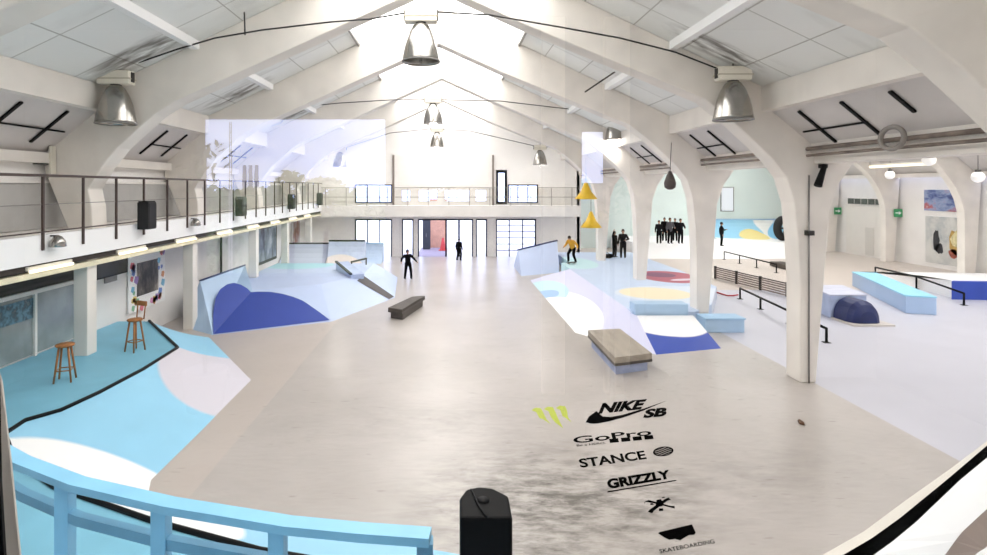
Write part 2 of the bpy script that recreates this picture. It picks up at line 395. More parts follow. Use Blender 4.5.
# walkway along the end wall
S(MB().box(-10.4, 9.0, YE-1.5, YE, 2.95, 3.7).build('walkway_slab', WHITE), 'white walkway slab across the end wall', 'slab')
t = thing('walkway_railing', (RX, YE-1.45, 3.7), 'thin grey railing along the far walkway', 'railing')
for z, nm in ((4.95, 'top_rail'), (4.3, 'middle_rail')):
    MB().obox((-8.9, YE-1.45, z), (8.9, YE-1.45, z), .05, .05).build(nm, mat('pale_grey_rail', 'A09B96', .5), t)
for k in range(13):
    x = -8.6+k*1.42; MB().box(x-.025, x+.025, YE-1.48, YE-1.43, 3.7, 4.95).build('post', MATS['pale_grey_rail'], t)
MB().box(-8.9, 8.9, YE-1.455, YE-1.445, 3.75, 4.9).build('glass_infill', glass('railing_glass', .03, 'F6F6F5'), t)
# what is seen through the open entrance
t = thing('storage_cabinet', (ex(426), YE+5, 0), 'dark cabinet standing outside the open entrance', 'cabinet')
MB().box(ex(421)*1.05, ex(430)*1.1, YE+4.6, YE+5.2, .02, 2.6).build('body', mat('slate_board', '3A3E44', .6), t); MB().box(ex(425)*1.07, ex(425.5)*1.07, YE+4.57, YE+4.6, 1, 1.3).build('handle', GREYMET, t)
S(MB().box(-1.7, -.25, YE+6, YE+6.2, 0, 4).build('wall_outside', mat('salmon_render', 'DDA98C', .8)), 'salmon coloured wall outside the entrance', 'wall')
t = thing('traffic_cone', (-.55, YE+4, 0), 'red cone on the paving outside the open entrance', 'cone')
MB().lathe([(.28, .04), (.25, .1), (.07, 1.0), (0, 1.0)], (-.55, YE+4, 0), 16).build('body', mat('red_plastic', 'C8342E', .5), t)
MB().box(-.9, -.2, YE+3.65, YE+4.35, 0, .04).build('base', mat('red_plastic', 'C8342E', .5), t)
S(MB().box(ex(417), ex(447), YE, YE+6, -.02, 0).build('floor_entrance', mat('purple_grey_mat', '9A8E96', .8)), 'purple grey matting beyond the open entrance', 'floor')

# ------------------------------------------------------------------ gallery on the left
S(MB().box(-10.4, -9.0, .75, YE-1.5, 3.75, 3.93).build('gallery_floor', WHITE), 'white floor of the gallery along the left wall', 'slab')
S(MB().box(-9.0, -8.88, .75, YE-1.5, 3.34, 3.95).build('trim_gallery_fascia', PWHITE), 'white fascia board along the gallery edge', 'fascia')
S(MB().box(-9.3, -8.95, .75, YE-1.5, 3.2, 3.34).build('trim_gallery_painted_shade', mat('gap_shade_brown', '3A332E', .8)), 'dark brown strip standing in for shade under the gallery fascia', 'trim')  # shade of the gap put into the strip's dark brown colour
S(MB().box(-9.1, -8.9, .75, YE-1.5, 3.04, 3.16).build('trim_gallery_cove', mat('cream_cove', 'EFE6C8', .6)), 'cream cove strip under the gallery lights', 'trim')
t = thing('gallery_railing', (-8.86, 20, 3.9), 'brown metal railing along the left gallery', 'railing')
MB().obox((-8.86, 1, 5.25), (-8.86, YE-1.5, 5.25), .06, .06).build('top_rail', BROWNMET, t)
MB().obox((-8.86, 1, 4.02), (-8.86, YE-1.5, 4.02), .03, .03).build('bottom_rail', BROWNMET, t)
MB().tube([(-8.86, 1, 4.62), (-8.86, YE-1.5, 4.62)], .008, 6).build('wire', GREYMET, t)
for k in range(22):
    y = 9.5+k*1.34; MB().box(-8.88, -8.83, y-.022, y+.022, 3.62, 5.24).build('post', BROWNMET, t)
# tubes under the gallery
tl = None
for k in range(8):
    y = 11.8+k*3.2
    b = thing('tube_light', (-8.92, y+.7, 3.2), f'lit fluorescent tube under the gallery edge, {["first","second","third","fourth","fifth","sixth","seventh","eighth"][k]} from the near end', 'tube light', 'tube lights under the gallery')
    hs = MB().box(-8.97, -8.9, y, y+1.4, 3.22, 3.3).build('housing', CREAM, b)
    MB().tube([(-8.87, y+.03, 3.2), (-8.87, y+1.37, 3.2)], .035, 8).build('tube', TUBE, hs)
# loudspeakers on the gallery edge
def speaker_gallery(y, label):
    t = thing('wall_speaker', (-8.7, y, 3.8), label, 'speaker', 'speakers along the gallery rail')
    cb = MB().box(-8.82, -8.5, y-.22, y+.22, 3.8, 4.57).build('cabinet', mat('black_speaker_shell', '17171A', .6, .1), t, bevel=.02)
    MB().box(-8.5, -8.485, y-.19, y+.19, 3.84, 4.53).build('grille', mat('speaker_grille', '232327', .8, .2, 40), cb)
    MB().box(-8.8, -8.52, y-.19, y+.19, 4.57, 4.6).build('top_cap', BLACK, cb)
    MB().box(-8.83, -8.81, y-.1, y+.1, 3.9, 4.2).build('bracket', GREYMET, t)
for y, w_ in ((16, 'nearest of the four on the gallery edge'), (23.2, 'second along the gallery edge'), (30.6, 'third along the gallery edge'), (37.2, 'farthest, by the end wall')):
    speaker_gallery(y, f'black loudspeaker on the gallery fascia, {w_}')
for y, w_ in ((12.45, 'near the left picture edge'), (19.2, 'below the second frame')):
    t = thing('bulkhead_lamp', (-8.8, y, 3.75), f'small dome spotlight on the gallery fascia {w_}', 'spotlight')
    MB().lathe([(.02, .13), (.08, .1), (.15, 0), (.17, -.12), (.15, -.13)], (-8.72, y, 3.8), 16).build('shade', ALU, t)
    MB().lathe([(0, -.09), (.13, -.1)], (-8.72, y, 3.8), 16).build('lens', CREAM, t)
    MB().box(-8.88, -8.7, y-.02, y+.02, 3.9, 3.93).build('bracket', DARK, t)
t = thing('floodlight', P(46, 160, 14.2), 'dark green floodlight on the near left frame above the gallery', 'floodlight')
c = P(46, 160, 14.2)
MB().box(c.x-.25, c.x+.12, c.y-.25, c.y+.05, c.z-.12, c.z+.16).build('housing', mat('dark_green_metal', '3A4038', .5), t, bevel=.02)
MB().box(c.x+.14, c.x+.2, c.y-.1, c.y+.08, c.z-.35, c.z+.35).build('bracket', CREAM, t)
# under the gallery
t = thing('television', (-10.3, 17.1, 2.3), 'black flat television high on the white wall under the gallery', 'television')
MB().box(-10.398, -10.3, 16.3, 17.9, 2.28, 2.85).build('case', BLACK, t); MB().box(-10.3, -10.29, 16.35, 17.85, 2.32, 2.81).build('screen', mat('dark_screen', '2A2C28', .15, .1), t)
MB().box(-10.38, -10.34, 16.8, 17.4, 2.1, 2.28).build('bracket', GREYMET, t)
def wall_panel(name, label, cat, x, y0, y1, z0, z1, frame, face, fw=.06):
    t = thing(name, (x, (y0+y1)/2, z0), label, cat)
    fr = MB().box(x-.02, x+.02, y0, y1, z0, z1).build('frame', frame, t)
    MB().box(x+.02, x+.025, y0+fw, y1-fw, z0+fw, z1-fw).build('print', face, fr)
    return t
def photo_mat(name, cols, sc_=2.0, stretch=(1, 1, 1)):
    m = bpy.data.materials.new(name); nt = NT(m)
    out = nt.n('ShaderNodeOutputMaterial'); b = nt.n('ShaderNodeBsdfPrincipled')
    pos = nt.n('ShaderNodeTexCoord').outputs['Object']
    nf = noise(nt, sc_, 6, mapping(nt, pos, scale=stretch), .65)
    cr = nt.n('ShaderNodeValToRGB'); nt.l(ramp(nt, nf, .25, .75), cr.inputs[0])
    e = cr.color_ramp.elements
    while len(e) < len(cols): e.new(.5)
    for k, c in enumerate(cols): e[k].position = k/(len(cols)-1); e[k].color = lin(c)
    nt.l(cr.outputs[0], b.inputs['Base Color']); b.inputs['Roughness'].default_value = .45
    nt.l(b.outputs[0], out.inputs[0]); return m
t = wall_panel('framed_picture', 'dark photo picture in a white border of colourful flowers', 'picture', -10.35, 18.0, 20.3, .9, 2.95, PWHITE, photo_mat('dark_figure_print', ['15151A', '33302E', '6A625C', 'C9C0B8'], 2.5, (1, 1, .5)), .47)
cols = ['DC7C8A', '7C96D6', 'EFD483', 'A58CC8', 'E8A67C', '8CC2A0', 'E09AC4', '86C2E0']
rr = random.Random(3)
for k in range(34):
    side = k % 3
    y, z = (rr.uniform(18.1, 18.45), rr.uniform(1.0, 2.85)) if side == 0 else ((rr.uniform(19.85, 20.2), rr.uniform(1.0, 2.85)) if side == 1 else (rr.uniform(18.2, 20.1), rr.uniform(.96, 1.35)))
    ml = MB(); n = 9; r0 = rr.uniform(.06, .12)
    ml.prism([(-10.33, y+math.cos(2*PI*q/n)*r0*(1+.3*(q % 2)), z+math.sin(2*PI*q/n)*r0*(1+.3*(q % 2))) for q in range(n)], (.006, 0, 0))
    ml.build('painted_flower', mat('flower_paint_%d' % (k % 8), cols[k % 8], .6), t.children[0])
wall_panel('framed_poster', 'black framed street photo poster on the left wall between columns', 'poster', -10.35, 29.2, 33.4, .75, 2.85, BLACK, photo_mat('street_print', ['1B2230', '39485E', '8A97A8', 'E0E4EA'], 1.6, (1, 1, .4)), .16)
wall_panel('framed_poster', 'red and grey poster at the far end of the left wall', 'poster', -10.35, 36.7, 38.6, .75, 2.8, PWHITE, photo_mat('red_print', ['3A1C20', '8E3A3C', 'B9B4B8', 'E9E6E8'], 1.8, (1, 1, .6)), .1)
nw += 1
t = thing(f'window_{nw}', (-10.35, 13, 1.0), 'grey interior window under the near gallery', 'window', None, 'structure')
MB().box(-10.4, -10.36, 10.5, 15.6, .85, 2.9).build('pane', mat('grey_shopfront_glass', '9AA2A2', .12, .25, .8, spec=.8), t)
fb = MB().box(-10.4, -10.28, 10.4, 15.7, 2.35, 2.45).box(-10.4, -10.3, 15.6, 15.7, .8, 3).box(-10.4, -10.3, 13.9, 13.98, .8, 2.4)
fb.build('frame', WHITE, t)
MB().box(-10.35, -10.33, 10.5, 15.6, 2.46, 3.0).build('blind', mat('dark_blind', '4E4C48', .8, .3, 3, stretch=(1, .2, 3)), t)
MB().box(-10.36, -10.345, 12.6, 13.9, 1.75, 2.25).build('painted_reflection', photo_mat('blue_reflection_colours', ['8C979A', '6C98AA', '4C5C66', 'A9B2B4'], 5), t)  # bluish reflection in the glass, painted on a thin panel
# pipe on the return of the column bay
S(MB().tube([(-10.3, 25.2, .8), (-10.3, 25.2, 3.0)], .05, 8).build('trim_downpipe', DARK), 'dark pipe on the left wall beside the blue bank', 'pipe')

# stools
def stool(loc, h, rot, label, back=0):
    t = thing('wooden_stool', (0, 0, 0), label, 'stool', None)
    MB().lathe([(0, h), (.17, h), (.19, h-.02), (.17, h-.05), (0, h-.05)], (0, 0, 0), 20).build('seat', WOOD, t)
    for k in range(4):
        a = PI/4+k*PI/2; MB().tube([(math.cos(a)*.12, math.sin(a)*.12, h-.05), (math.cos(a)*.23, math.sin(a)*.23, 0)], [.024, .02], 8).build('leg', WOOD, t)
    for z in (.28, .5) if h > .9 else (.25,):
        r = .12+.11*(h-.05-z)/(h-.05)
        MB().tube([(math.cos(PI/4+k*PI/2)*r, math.sin(PI/4+k*PI/2)*r, z) for k in range(4)], .014, 6, closed=True).build('stretcher', WOOD, t)
    if back:
        for s_ in (-1, 1): MB().tube([(s_*.13, .15, h-.03), (s_*.14, .2, h+back)], .016, 6).build('back_post', WOOD, t)
        MB().box(-.17, .17, .185, .215, h+back-.12, h+back).build('backrest', WOOD, t)
    t.location = Vector(loc)+Vector((0, 0, .006)); t.rotation_euler.z = rot
DZ = .8
stool(G(65, 381, DZ), .8, .3, 'low wooden stool on the near blue deck')
stool(G(135, 351, DZ), .82, -.4, 'tall wooden chair with back near the deck corner', .42)

# ------------------------------------------------------------------ left platform with painted bank
C_ = [(-9.4, 17.5), (-7.1, 14.6), (-7.05, 12.85), (-7.15, 11.4), (-7.3, 10.5), (-7.62, 10.05), (-7.55, 9.5), (-6.7, 8.6), (-5.5, 7.8), (-3.7, 7.0), (-2.2, 6.45), (-.4, 6.0)]
B_ = [(-8.0, 18.6), (-5.15, 14.5), (-5.13, 12.9), (-5.1, 11.5), (-5.1, 10.7), (-5.1, 10.1), (-5.1, 9.55), (-4.95, 9.2), (-4.3, 8.9), (-2.8, 8.4), (-1.3, 8.0), (.2, 7.6)]
t = thing('ramp_platform', (-8, 10, 0), 'light blue raised deck with curved bank along the near left', 'ramp')
top = [(x, y, DZ) for x, y in C_]+[(-.4, 4.4, DZ), (-10.38, 4.4, DZ), (-10.38, 17.5, DZ)]
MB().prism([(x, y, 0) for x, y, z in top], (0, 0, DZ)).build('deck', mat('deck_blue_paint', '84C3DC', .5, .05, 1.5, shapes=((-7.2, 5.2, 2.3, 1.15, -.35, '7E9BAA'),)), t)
MB().loft([(x, y, DZ) for x, y in C_], [(x, y, .003) for x, y in B_], 6, .08, True).build('bank', mat('bank_blue_paint', '9BD5F2', .5, .03, 1.5, shapes=((-5.1, 8.0, 2.75, 1.55, -.6, 'FFFFFF'), (-5.1, 14.5, 2.15, 2.3, 0, 'D8D4DE'))), t)
MB().tube([(x, y, DZ+.02) for x, y in C_], .038, 8).build('coping', BLACK, t)
# ------------------------------------------------------------------ second left ramp group
t = thing('wall_bank', (-7, 24, 0), 'lavender corner bank with navy heart shape beside the left wall', 'ramp')
A, B, Cc, D = (-8, 18.9, 0), (-4.4, 20.8, 0), (-2.5, 25.3, 0), (-2.9, 31, 0)
ZP = .78
P1, P2, P3, P4 = (-8, 22.7, ZP), (-5.6, 24.3, ZP), (-4.2, 27, ZP), (-4.2, 31, ZP)
Q1, Q2 = (-9.55, 21.4, 1.42), (-9.55, 26.1, 1.36)
b = MB().poly([A, B, P2, P1]).poly([B, Cc, P3, P2]).poly([Cc, D, P4, P3]).poly([P1, P2, P3, P4, (-9.55, 31, ZP), (-9.55, 26.1, ZP)])
b.poly([D, (-9.55, 31, 0), (-9.55, 31, ZP), P4])
bkm = b.build('bank', mat('bank_lavender', 'C3D3F2', .5, .03, 1.5, shapes=((-8.2, 30.3, 1.9, 1.5, 0, 'A9DDEA'),)), t)
q = MB().poly([A, P1, Q2, Q1]).poly([A, Q1, (-9.55, 20, 0)]).poly([Q2, P1, (-9.55, 26.1, ZP)])
qpm = q.build('quarter_panel', mat('panel_sky_blue', 'BAD4F0', .5, .03, 1.5), t)
MB().tube([Q1, Q2], .04, 8).build('coping', mat('dark_blue_edge', '2A3A6A', .5), t)
def plane_of(a, b_, c): 
    a, b_, c = Vector(a), Vector(b_), Vector(c); n = (b_-a).cross(c-a).normalized()
    if n.z < 0: n = -n
    return a, n
def paint(parent, name, pts, pl, m, off=.006):
    o, n = pl
    MB().poly([RP(x, y, o, n)+n*off for x, y in pts]).build(name, m, parent)
def clip_left(v): return v
plq = plane_of(A, P1, Q1)
paint(qpm, 'painted_shape', [(213, 334), (213, 312), (215.5, 298), (220, 289.5), (227, 284.5), (234, 283), (241, 285), (247, 288.5), (251, 292.5)], plq, NAVY, .012)
plf = plane_of(A, B, P1)
paint(bkm, 'painted_shape', [(213, 334.5), (251, 292.5), (258, 291.8), (270, 292), (282, 294), (293, 297), (303, 301), (316, 310), (330, 320.3)], plf, NAVY, .012)
t = thing('grind_ledge', (-5.2, 27.2, ZP), 'small sloped ledge with black edge on the lavender bank', 'ledge')
a, b_ = P(336, 269.5, 28.5), P(351, 279, 26)
a.z, b_.z = 1.18, .92
MB().prism([(a.x, a.y, ZP), (b_.x, b_.y, ZP-.1), (b_.x, b_.y, b_.z), (a.x, a.y, a.z)], (.55, .35, 0)).build('body', mat('ledge_lavender', 'B4C4E6', .5), t)
MB().obox(a+Vector((0, 0, .03)), b_+Vector((0, 0, .03)), .12, .07).build('edge', BLACK, t)
t = thing('short_rail', P(358, 268, 29.5), 'short dark rail behind the small ledge', 'rail')
a, b_ = Vector((-5.1, 29.0, 1.12)), Vector((-4.55, 30.4, 1.12))
MB().obox(a, b_, .1, .08).build('bar', DARK, t)
for q_ in (a, b_): MB().box(q_.x-.03, q_.x+.03, q_.y-.03, q_.y+.03, ZP, 1.1).build('leg', DARK, t)
plk = plane_of(Cc, P3, B)
paint(bkm, 'painted_shade_strip', [(357, 281), (363, 275.5), (394, 296.8), (389, 299.5), (375, 291.5)], plk, mat('bank_shade_grey', '4E4A4C', .6, .15), .014)  # shaded back face of the bank ridge, painted on in dark grey
# far left quarter pipe
def quarter(name, label, x0, x1, yfront, yback, z, m, depth=.5, cop=BLACK, z0=0):
    t = thing(name, ((x0+x1)/2, yfront, z0), label, 'ramp')
    n = 8; prof = [(yfront+(yback-yfront)*math.sin(PI/2*k/n), z0+(z-z0)*(1-math.cos(PI/2*k/n))) for k in range(n+1)]
    poly = [(x0, y, zz) for y, zz in prof]+[(x0, yback+depth, z), (x0, yback+depth, z0)]
    MB().prism(poly, (x1-x0, 0, 0)).build('body', m, t)
    MB().tube([(x0, yback, z+.02), (x1, yback, z+.02)], .05, 8).build('coping', cop, t)
    return t
quarter('quarter_pipe', 'far left quarter pipe with peach white circle and black coping', -7.4, -5.2, 31.6, 34.2, 1.7, mat('far_quarter_paint', 'CFDBF4', .5, .02, 1, shapes=((-6.6, 33, 1.5, .9, 0, 'F7ECE6'),)))
quarter('quarter_pipe', 'pale lavender quarter pipe in the far left corner', -10.3, -7.5, 31.5, 34.6, 1.5, mat('corner_quarter_paint', 'D6DEF2', .5, .02))
quarter('quarter_pipe', 'low light blue quarter pipe in front of the left tall window', -6.2, -4.5, 36.4, 37.6, 1.2, mat('low_quarter_paint', 'BFD3F0', .5, .02), .4, SKYBLUE)

# ------------------------------------------------------------------ right ramp group
DR = .55
t = thing('funbox', (6.5, 24, 0), 'white and blue funbox with long bank and deck around the right columns', 'ramp')
f1, f2, f3, f4 = (4.3, 19.2, 0), (4.3, 30, 0), (6.5, 30.4, DR), (6.5, 20.7, DR)
n1, n2, n3, n4 = (6.15, 16.7, 0), (8.4, 17.35, 0), (8.6, 19.8, .46), (6.6, 19.8, .46)
MB().poly([f1, f2, f3, f4]).poly([f1, f4, n4, n1]).poly([f2, (5.4, 31.6, 0), f3]).build('long_bank', mat('long_bank_paint', 'D9DAF3', .5, .02, 1, shapes=((4.5, 22.4, 1.25, 3.9, 0, 'FDFDFD'), (4.5, 26.6, 1.0, 2.6, 0, 'C6E6EE'), (4.3, 25.8, .7, 1.0, 0, '9CBFE4'), (4.3, 23.0, .95, 2.2, 0, 'FDFDFD'))), t)
MB().poly([n1, n2, n3, n4]).poly([n2, n3, (8.72, 19.9, 0)]).build('front_bank', mat('front_bank_paint', '3450B0', .5, .03, 1, shapes=((7.35, 20.0, 1.75, 2.0, 0, 'FDFDFD'),)), t)
dk = [(6.5, 20.0), (8.7, 19.95), (9.9, 21.2), (11.9, 25), (12.3, 30), (12.3, 38.2), (7.1, 38.2), (7.1, 33.1), (6.5, 32.7), (6.5, 30.4), (6.5, 20.7)]
MB().prism([(x, y, 0) for x, y in dk], (0, 0, DR)).build('deck', mat('deck_pale_blue', 'C9D9F1', .5, .03, 1, shapes=((9.0, 23.5, 1.45, 1.35, 0, 'F3E6C6'), (9.6, 23.3, 2.7, 1.9, 0, 'DCE6F4'), (8.6, 23.5, 1.45, 1.35, 0, 'F3E6C6'), (10.9, 27.8, 1.5, 1.9, 0, 'B5566A'), (10.6, 28.4, .8, .8, 0, '7A3A62'), (11.2, 26.9, .7, .25, .3, 'E8D8E4'), (7.2, 33, 1.4, 2.6, 0, 'C8EAF0'))), t)
MB().box(6.55, 8.45, 19.85, 20.45, .4, .85).build('ledge_block', mat('ledge_sky', 'B3D0EC', .5, .03), t, bevel=.02)
t = thing('grind_box', (9.9, 20.6, 0), 'low light blue box against the foot of the second right column', 'ledge')
MB().box(8.75, 10.1, 19.2, 19.9, 0, .45).build('body', mat('ledge_sky', 'B3D0EC', .5, .03), t, bevel=.02)
MB().box(8.74, 10.13, 19.17, 19.92, .45, .5).build('top', SKYBLUE, t)
t = thing('spine_bank', (5.6, 35, 0), 'far right lavender bank ramp with dark blue top edge', 'ramp')
a0, a1, e0, e1 = Vector((4.0, 31.4, 0)), Vector((6.4, 32.75, 0)), Vector((4.15, 34.2, 1.15)), Vector((7.0, 36.6, 1.5))
bk = [Vector((4.0, 35.2, 0)), Vector((6.7, 37.6, 0))]
MB().poly([a0, a1, e1, e0]).poly([e0, e1, bk[1], bk[0]]).poly([a0, e0, bk[0]]).poly([a1, bk[1], e1]).build('body', mat('spine_paint', 'C2D0EE', .5, .02, 1), t)
MB().tube([e0, e1], .06, 8).build('coping', mat('dark_blue_edge', '2A3A6A', .5), t)
# manual pad and bench
def pad(name, label, tl, tr, br, bl, z0, z1, mt, mb, zt):
    t = thing(name, (tl+br)/2, label, 'bench')
    t.location.z = 0; t['_o'] = tuple(t.location)
    MB().prism([(p.x, p.y, z1) for p in (tl, tr, br, bl)], (0, 0, zt-z1)).build('top', mt, t, bevel=.012)
    c = (tl+tr+br+bl)/4
    MB().prism([(c.x+(p.x-c.x)*.86, c.y+(p.y-c.y)*.9, z0) for p in (tl, tr, br, bl)], (0, 0, z1-z0)).build('base', mb, t)
    MB().prism([(c.x+(p.x-c.x)*1.01, c.y+(p.y-c.y)*1.005, z1+.01) for p in (tl, tr, br, bl)], (0, 0, .07)).build('edge_band', mat('steel_edge', '5A5450', .4, metal=.5), t)
zt = .5
pad('manual_pad', 'grey brown topped manual pad on the concrete beside the right bank', G(588, 330, zt), G(620, 328.5, zt), G(652, 353, zt), G(615, 357.5, zt), 0, .26, TREAD, mat('pad_base_lavender', 'AEB9D8', .6), zt)
pad('skate_bench', 'dark low wooden bench in front of the left lavender bank', G(388, 307.5, .42), G(412, 296.5, .42), G(425, 295.5, .42), G(402, 309.5, .42), 0, .24, DKWOOD, mat('bench_base', '5D5650', .6, .2), .42)

# ------------------------------------------------------------------ side hall obstacles
def rail(name, label, pts, feet, r=.04, m=BLACK):
    t = thing(name, (pts[0][0], pts[0][1], 0), label, 'rail')
    MB().tube(pts, r, 8).build('bar', m, t)
    for p in feet:
        lg = MB().tube([p, (p[0], p[1], 0)], r*.9, 8).build('leg', m, t)
        MB().box(p[0]-.1, p[0]+.1, p[1]-.1, p[1]+.1, 0, .015).build('foot_plate', m, lg)
def lerp(a, b, k): return tuple(a[i]+(b[i]-a[i])*k for i in range(3))
a, b_ = (18.9, 38.6, .55), (19.0, 32.6, .5)
rail('flat_rail', 'long low black rail in front of the far white bank', [a, b_], [a, lerp(a, b_, .33), lerp(a, b_, .66), b_])
a, b_ = (12.95, 25, .48), (12.1, 18, .45)
rail('flat_rail', 'black grind rail passing behind the nearest right column', [a, b_], [a, lerp(a, b_, .3), lerp(a, b_, .65), b_], .045)
a, m1, b_ = (24, 31.6, .47), (22.9, 27.5, .6), (21.75, 23.7, .5)
rail('kinked_rail', 'bent black rail beside the long light blue box', [a, m1, b_], [a, m1, b_], .045)
t = thing('barrier_fence', (15, 28, 0), 'low grey brown slatted barrier behind the black grind rail', 'barrier')
a, b_ = Vector((14.5, 30.6, 0)), Vector((15.3, 25.4, 0))
for k in range(5):
    z = .08+k*.11; MB().obox(a+Vector((0, 0, z)), b_+Vector((0, 0, z)), .03, .075).build('slat', mat('weathered_slat', '8B8078', .7, .2), t)
for k in range(4):
    p = a.lerp(b_, k/3); MB().box(p.x-.05, p.x+.05, p.y-.05, p.y+.05, 0, .68).build('post', DARK, t)
MB().obox(a+Vector((0, 0, .62)), b_+Vector((0, 0, .62)), .06, .05).build('top_rail', BROWNMET, t)
t = thing('low_pad', (21, 33.5, 0), 'thin dark flat pad on the far floor of the side hall', 'pad')
MB().box(20.2, 21.0, 31.8, 35.4, .04, .3).build('top', DKWOOD, t); MB().box(20.3, 20.9, 31.9, 35.3, 0, .04).build('base', DARK, t)
t = thing('skate_box', (15.2, 21.7, 0), 'pale blue square box behind the navy dome', 'box')
MB().prism([(14.45, 21.3, 0), (15.85, 21.3, 0), (16.4, 23.4, 0), (14.9, 23.4, 0)], (0, 0, .86)).build('body', mat('box_lavender', 'B7C5E4', .5), t, bevel=.03)
MB().prism([(14.43, 21.28, .86), (15.87, 21.28, .86), (16.42, 23.42, .86), (14.88, 23.42, .86)], (0, 0, .05)).build('top', mat('box_top', 'D3D6E8', .5), t, bevel=.02)
t = thing('dome_ramp', (15.1, 20.9, 0), 'navy ribbed half dome in front of the pale box', 'ramp')
n = 10; poly = [(15.12+.58*math.cos(PI*k/n), 20.45, .06+.78*math.sin(PI*k/n)**.8) for k in range(n+1)]
b = MB(); ctr = Vector((15.12, 20.45, .06))
rings = [[Vector((15.12+(p[0]-15.12)*s_, 20.45+dy, .06+(p[2]-.06)*s_)) for p in poly] for s_, dy in ((.55, -.22), (.85, -.1), (1, .1), (1, .8))]
for r0, r1 in zip(rings[:-1], rings[1:]): b.loft(r0, r1)
b.poly(rings[0]); b.poly(rings[-1])
b.build('dome', mat('dome_navy', '1E2A5E', .5, .15, 3), t)
MB().box(14.45, 15.95, 20.05, 21.25, 0, .06).build('base_board', mat('board_pale', 'D6CFC8', .6), t)
t = thing('long_ledge', (19.3, 24.6, 0), 'long light blue ledge box on the lilac floor', 'ledge')
a, b_ = Vector((18.5, 22.0, 0)), Vector((20.85, 28.2, 0))
MB().obox(a+Vector((0, 0, .33)), b_+Vector((0, 0, .33)), 1.0, .66).build('body', mat('ledge_light_blue', 'B4CDEE', .5, .02), t, bevel=.02)
MB().obox(a+Vector((0, 0, .69)), b_+Vector((0, 0, .69)), 1.04, .06).build('top', mat('ledge_cyan_top', '9FDCF5', .5, .02), t, bevel=.015)
t = thing('wedge_ramp', (24, 26, 0), 'blue fronted wedge ramp with white top at the right edge', 'ramp')
MB().prism([(22.3, 24.9, 0), (27.5, 24.4, 0), (27.5, 24.4, .8), (22.3, 24.9, .8)], (.3, .25, 0)).build('front_board', mat('front_royal_blue', '3C58BE', .5, .05), t)
MB().loft([(22.6, 25.15, .8), (28.2, 24.7, .8)], [(24.0, 33.2, .02), (29.1, 32.5, .02)], 4, -.12).poly([(22.6, 25.15, 0), (22.6, 25.15, .8), (24.0, 33.2, .02)]).build('top', PWHITE, t)
t = thing('floor_hose', (12, 26, 0), 'thin red hose lying on the lilac floor beside a column', 'hose')
MB().tube([G(712, 291, .03), G(719, 293, .03), G(727, 295.5, .03), G(733, 295.6, .03), G(738, 294.8, .03)], .035, 6).build('hose', mat('red_rubber', 'C0474C', .5), t)
# far deck in the side hall
t = thing('end_ramp', (19, 41, 0), 'white bank and deck along the side hall end wall', 'ramp')
MB().prism([(13.2, 39.0, 0), (13.2, 40.4, 1.0), (13.2, YE2-.02, 1.0), (13.2, YE2-.02, 0)], (13, 0, 0)).build('body', PWHITE, t)
t = quarter('quarter_pipe', 'cyan and yellow quarter pipe against the mint end wall', 20.5, 26.4, 42.5, 44.6, 2.4, mat('end_quarter_paint', 'F6F8F6', .5, .02, 1, shapes=((22.2, 44.0, 2.4, 1.0, 0, '9ED4F0'), (23.6, 43.4, 1.1, .9, 0, 'F3E39A'), (26, 43.4, 1.2, 1.2, 0, '8CCBEE'))), 1.0, SKYBLUE, 1.0)
w = thing('window_50', (22.6, YE2, 2.6), 'bright tall window in the mint end wall', 'window', None, 'structure')
MB().box(22.2, 23.3, YE2-.06, YE2, 3.0, 5.0).build('frame', GREYMET, w); MB().box(22.28, 23.22, YE2-.08, YE2-.06, 3.06, 4.94).build('pane', emis('daylit_window', 'F6FBFF', 1.6), w)
t = thing('tyre', (24.6, 41.4, 1.0), 'large black tyre standing on the far white deck', 'tyre')
MB().tube([(24.6+math.cos(2*PI*k/20)*.4, 41.4, 1.95+math.sin(2*PI*k/20)*.66) for k in range(20)], .28, 10, closed=True).build('tyre', mat('black_rubber', '151517', .7, .2), t)
MB().lathe([(0, -.05), (.32, -.05), (.32, .05), (0, .05)], (24.6, 41.45, 1.95), 16).build('hub', DARK, t)
# wall things of the side hall
def rwall(name, label, cat, y0, y1, z0, z1, frame, face, fw=.05):
    x = 30.04; t = thing(name, (x, (y0+y1)/2, z0), label, cat)
    fr = MB().box(x, x+.05, y0, y1, z0, z1).build('frame', frame, t)
    MB().box(x-.006, x, y0+fw, y1-fw, z0+fw, z1-fw).build('print', face, fr); return t
rwall('wall_poster', 'wide blue and red photo poster high on the right wall', 'poster', 32.6, 35.5, 3.5, 4.85, PWHITE, photo_mat('blue_red_print', ['2A2438', '4A5A92', '98A6C8', 'B4504C', 'DAD4DC'], 1.1, (1, .6, 1.4)), .02)
mt_ = rwall('wall_mural', 'large grey and ochre mural low on the right wall', 'mural', 32.2, 35.4, .25, 3.2, PWHITE, photo_mat('ochre_mural_print', ['8E9296', 'B4B8BA', 'CFCECA', 'DAD9D4', 'C6CFD2'], .9), .02)
for nm_, c_, cy_, cz_, a_, b_ in (('ochre', 'C9A45C', 33.15, 1.7, .62, .85), ('red', 'B0604C', 33.4, 1.0, .35, .3), ('cream', 'E6D9A8', 33.2, 1.9, .4, .5), ('dark', '35343A', 34.6, 1.75, .24, .75), ('dark', '4A4648', 34.35, 1.2, .3, .35)):
    R_ = random.Random(cy_); MB().prism([(30.03-.004*(nm_ == 'cream'), cy_+math.cos(2*PI*k/14)*a_*R_.uniform(.75, 1.1), cz_+math.sin(2*PI*k/14)*b_*R_.uniform(.75, 1.1)) for k in range(14)], (.003, 0, 0)).build('painted_shape', mat('mural_'+nm_, c_, .7, .3, 4), mt_.children[0])
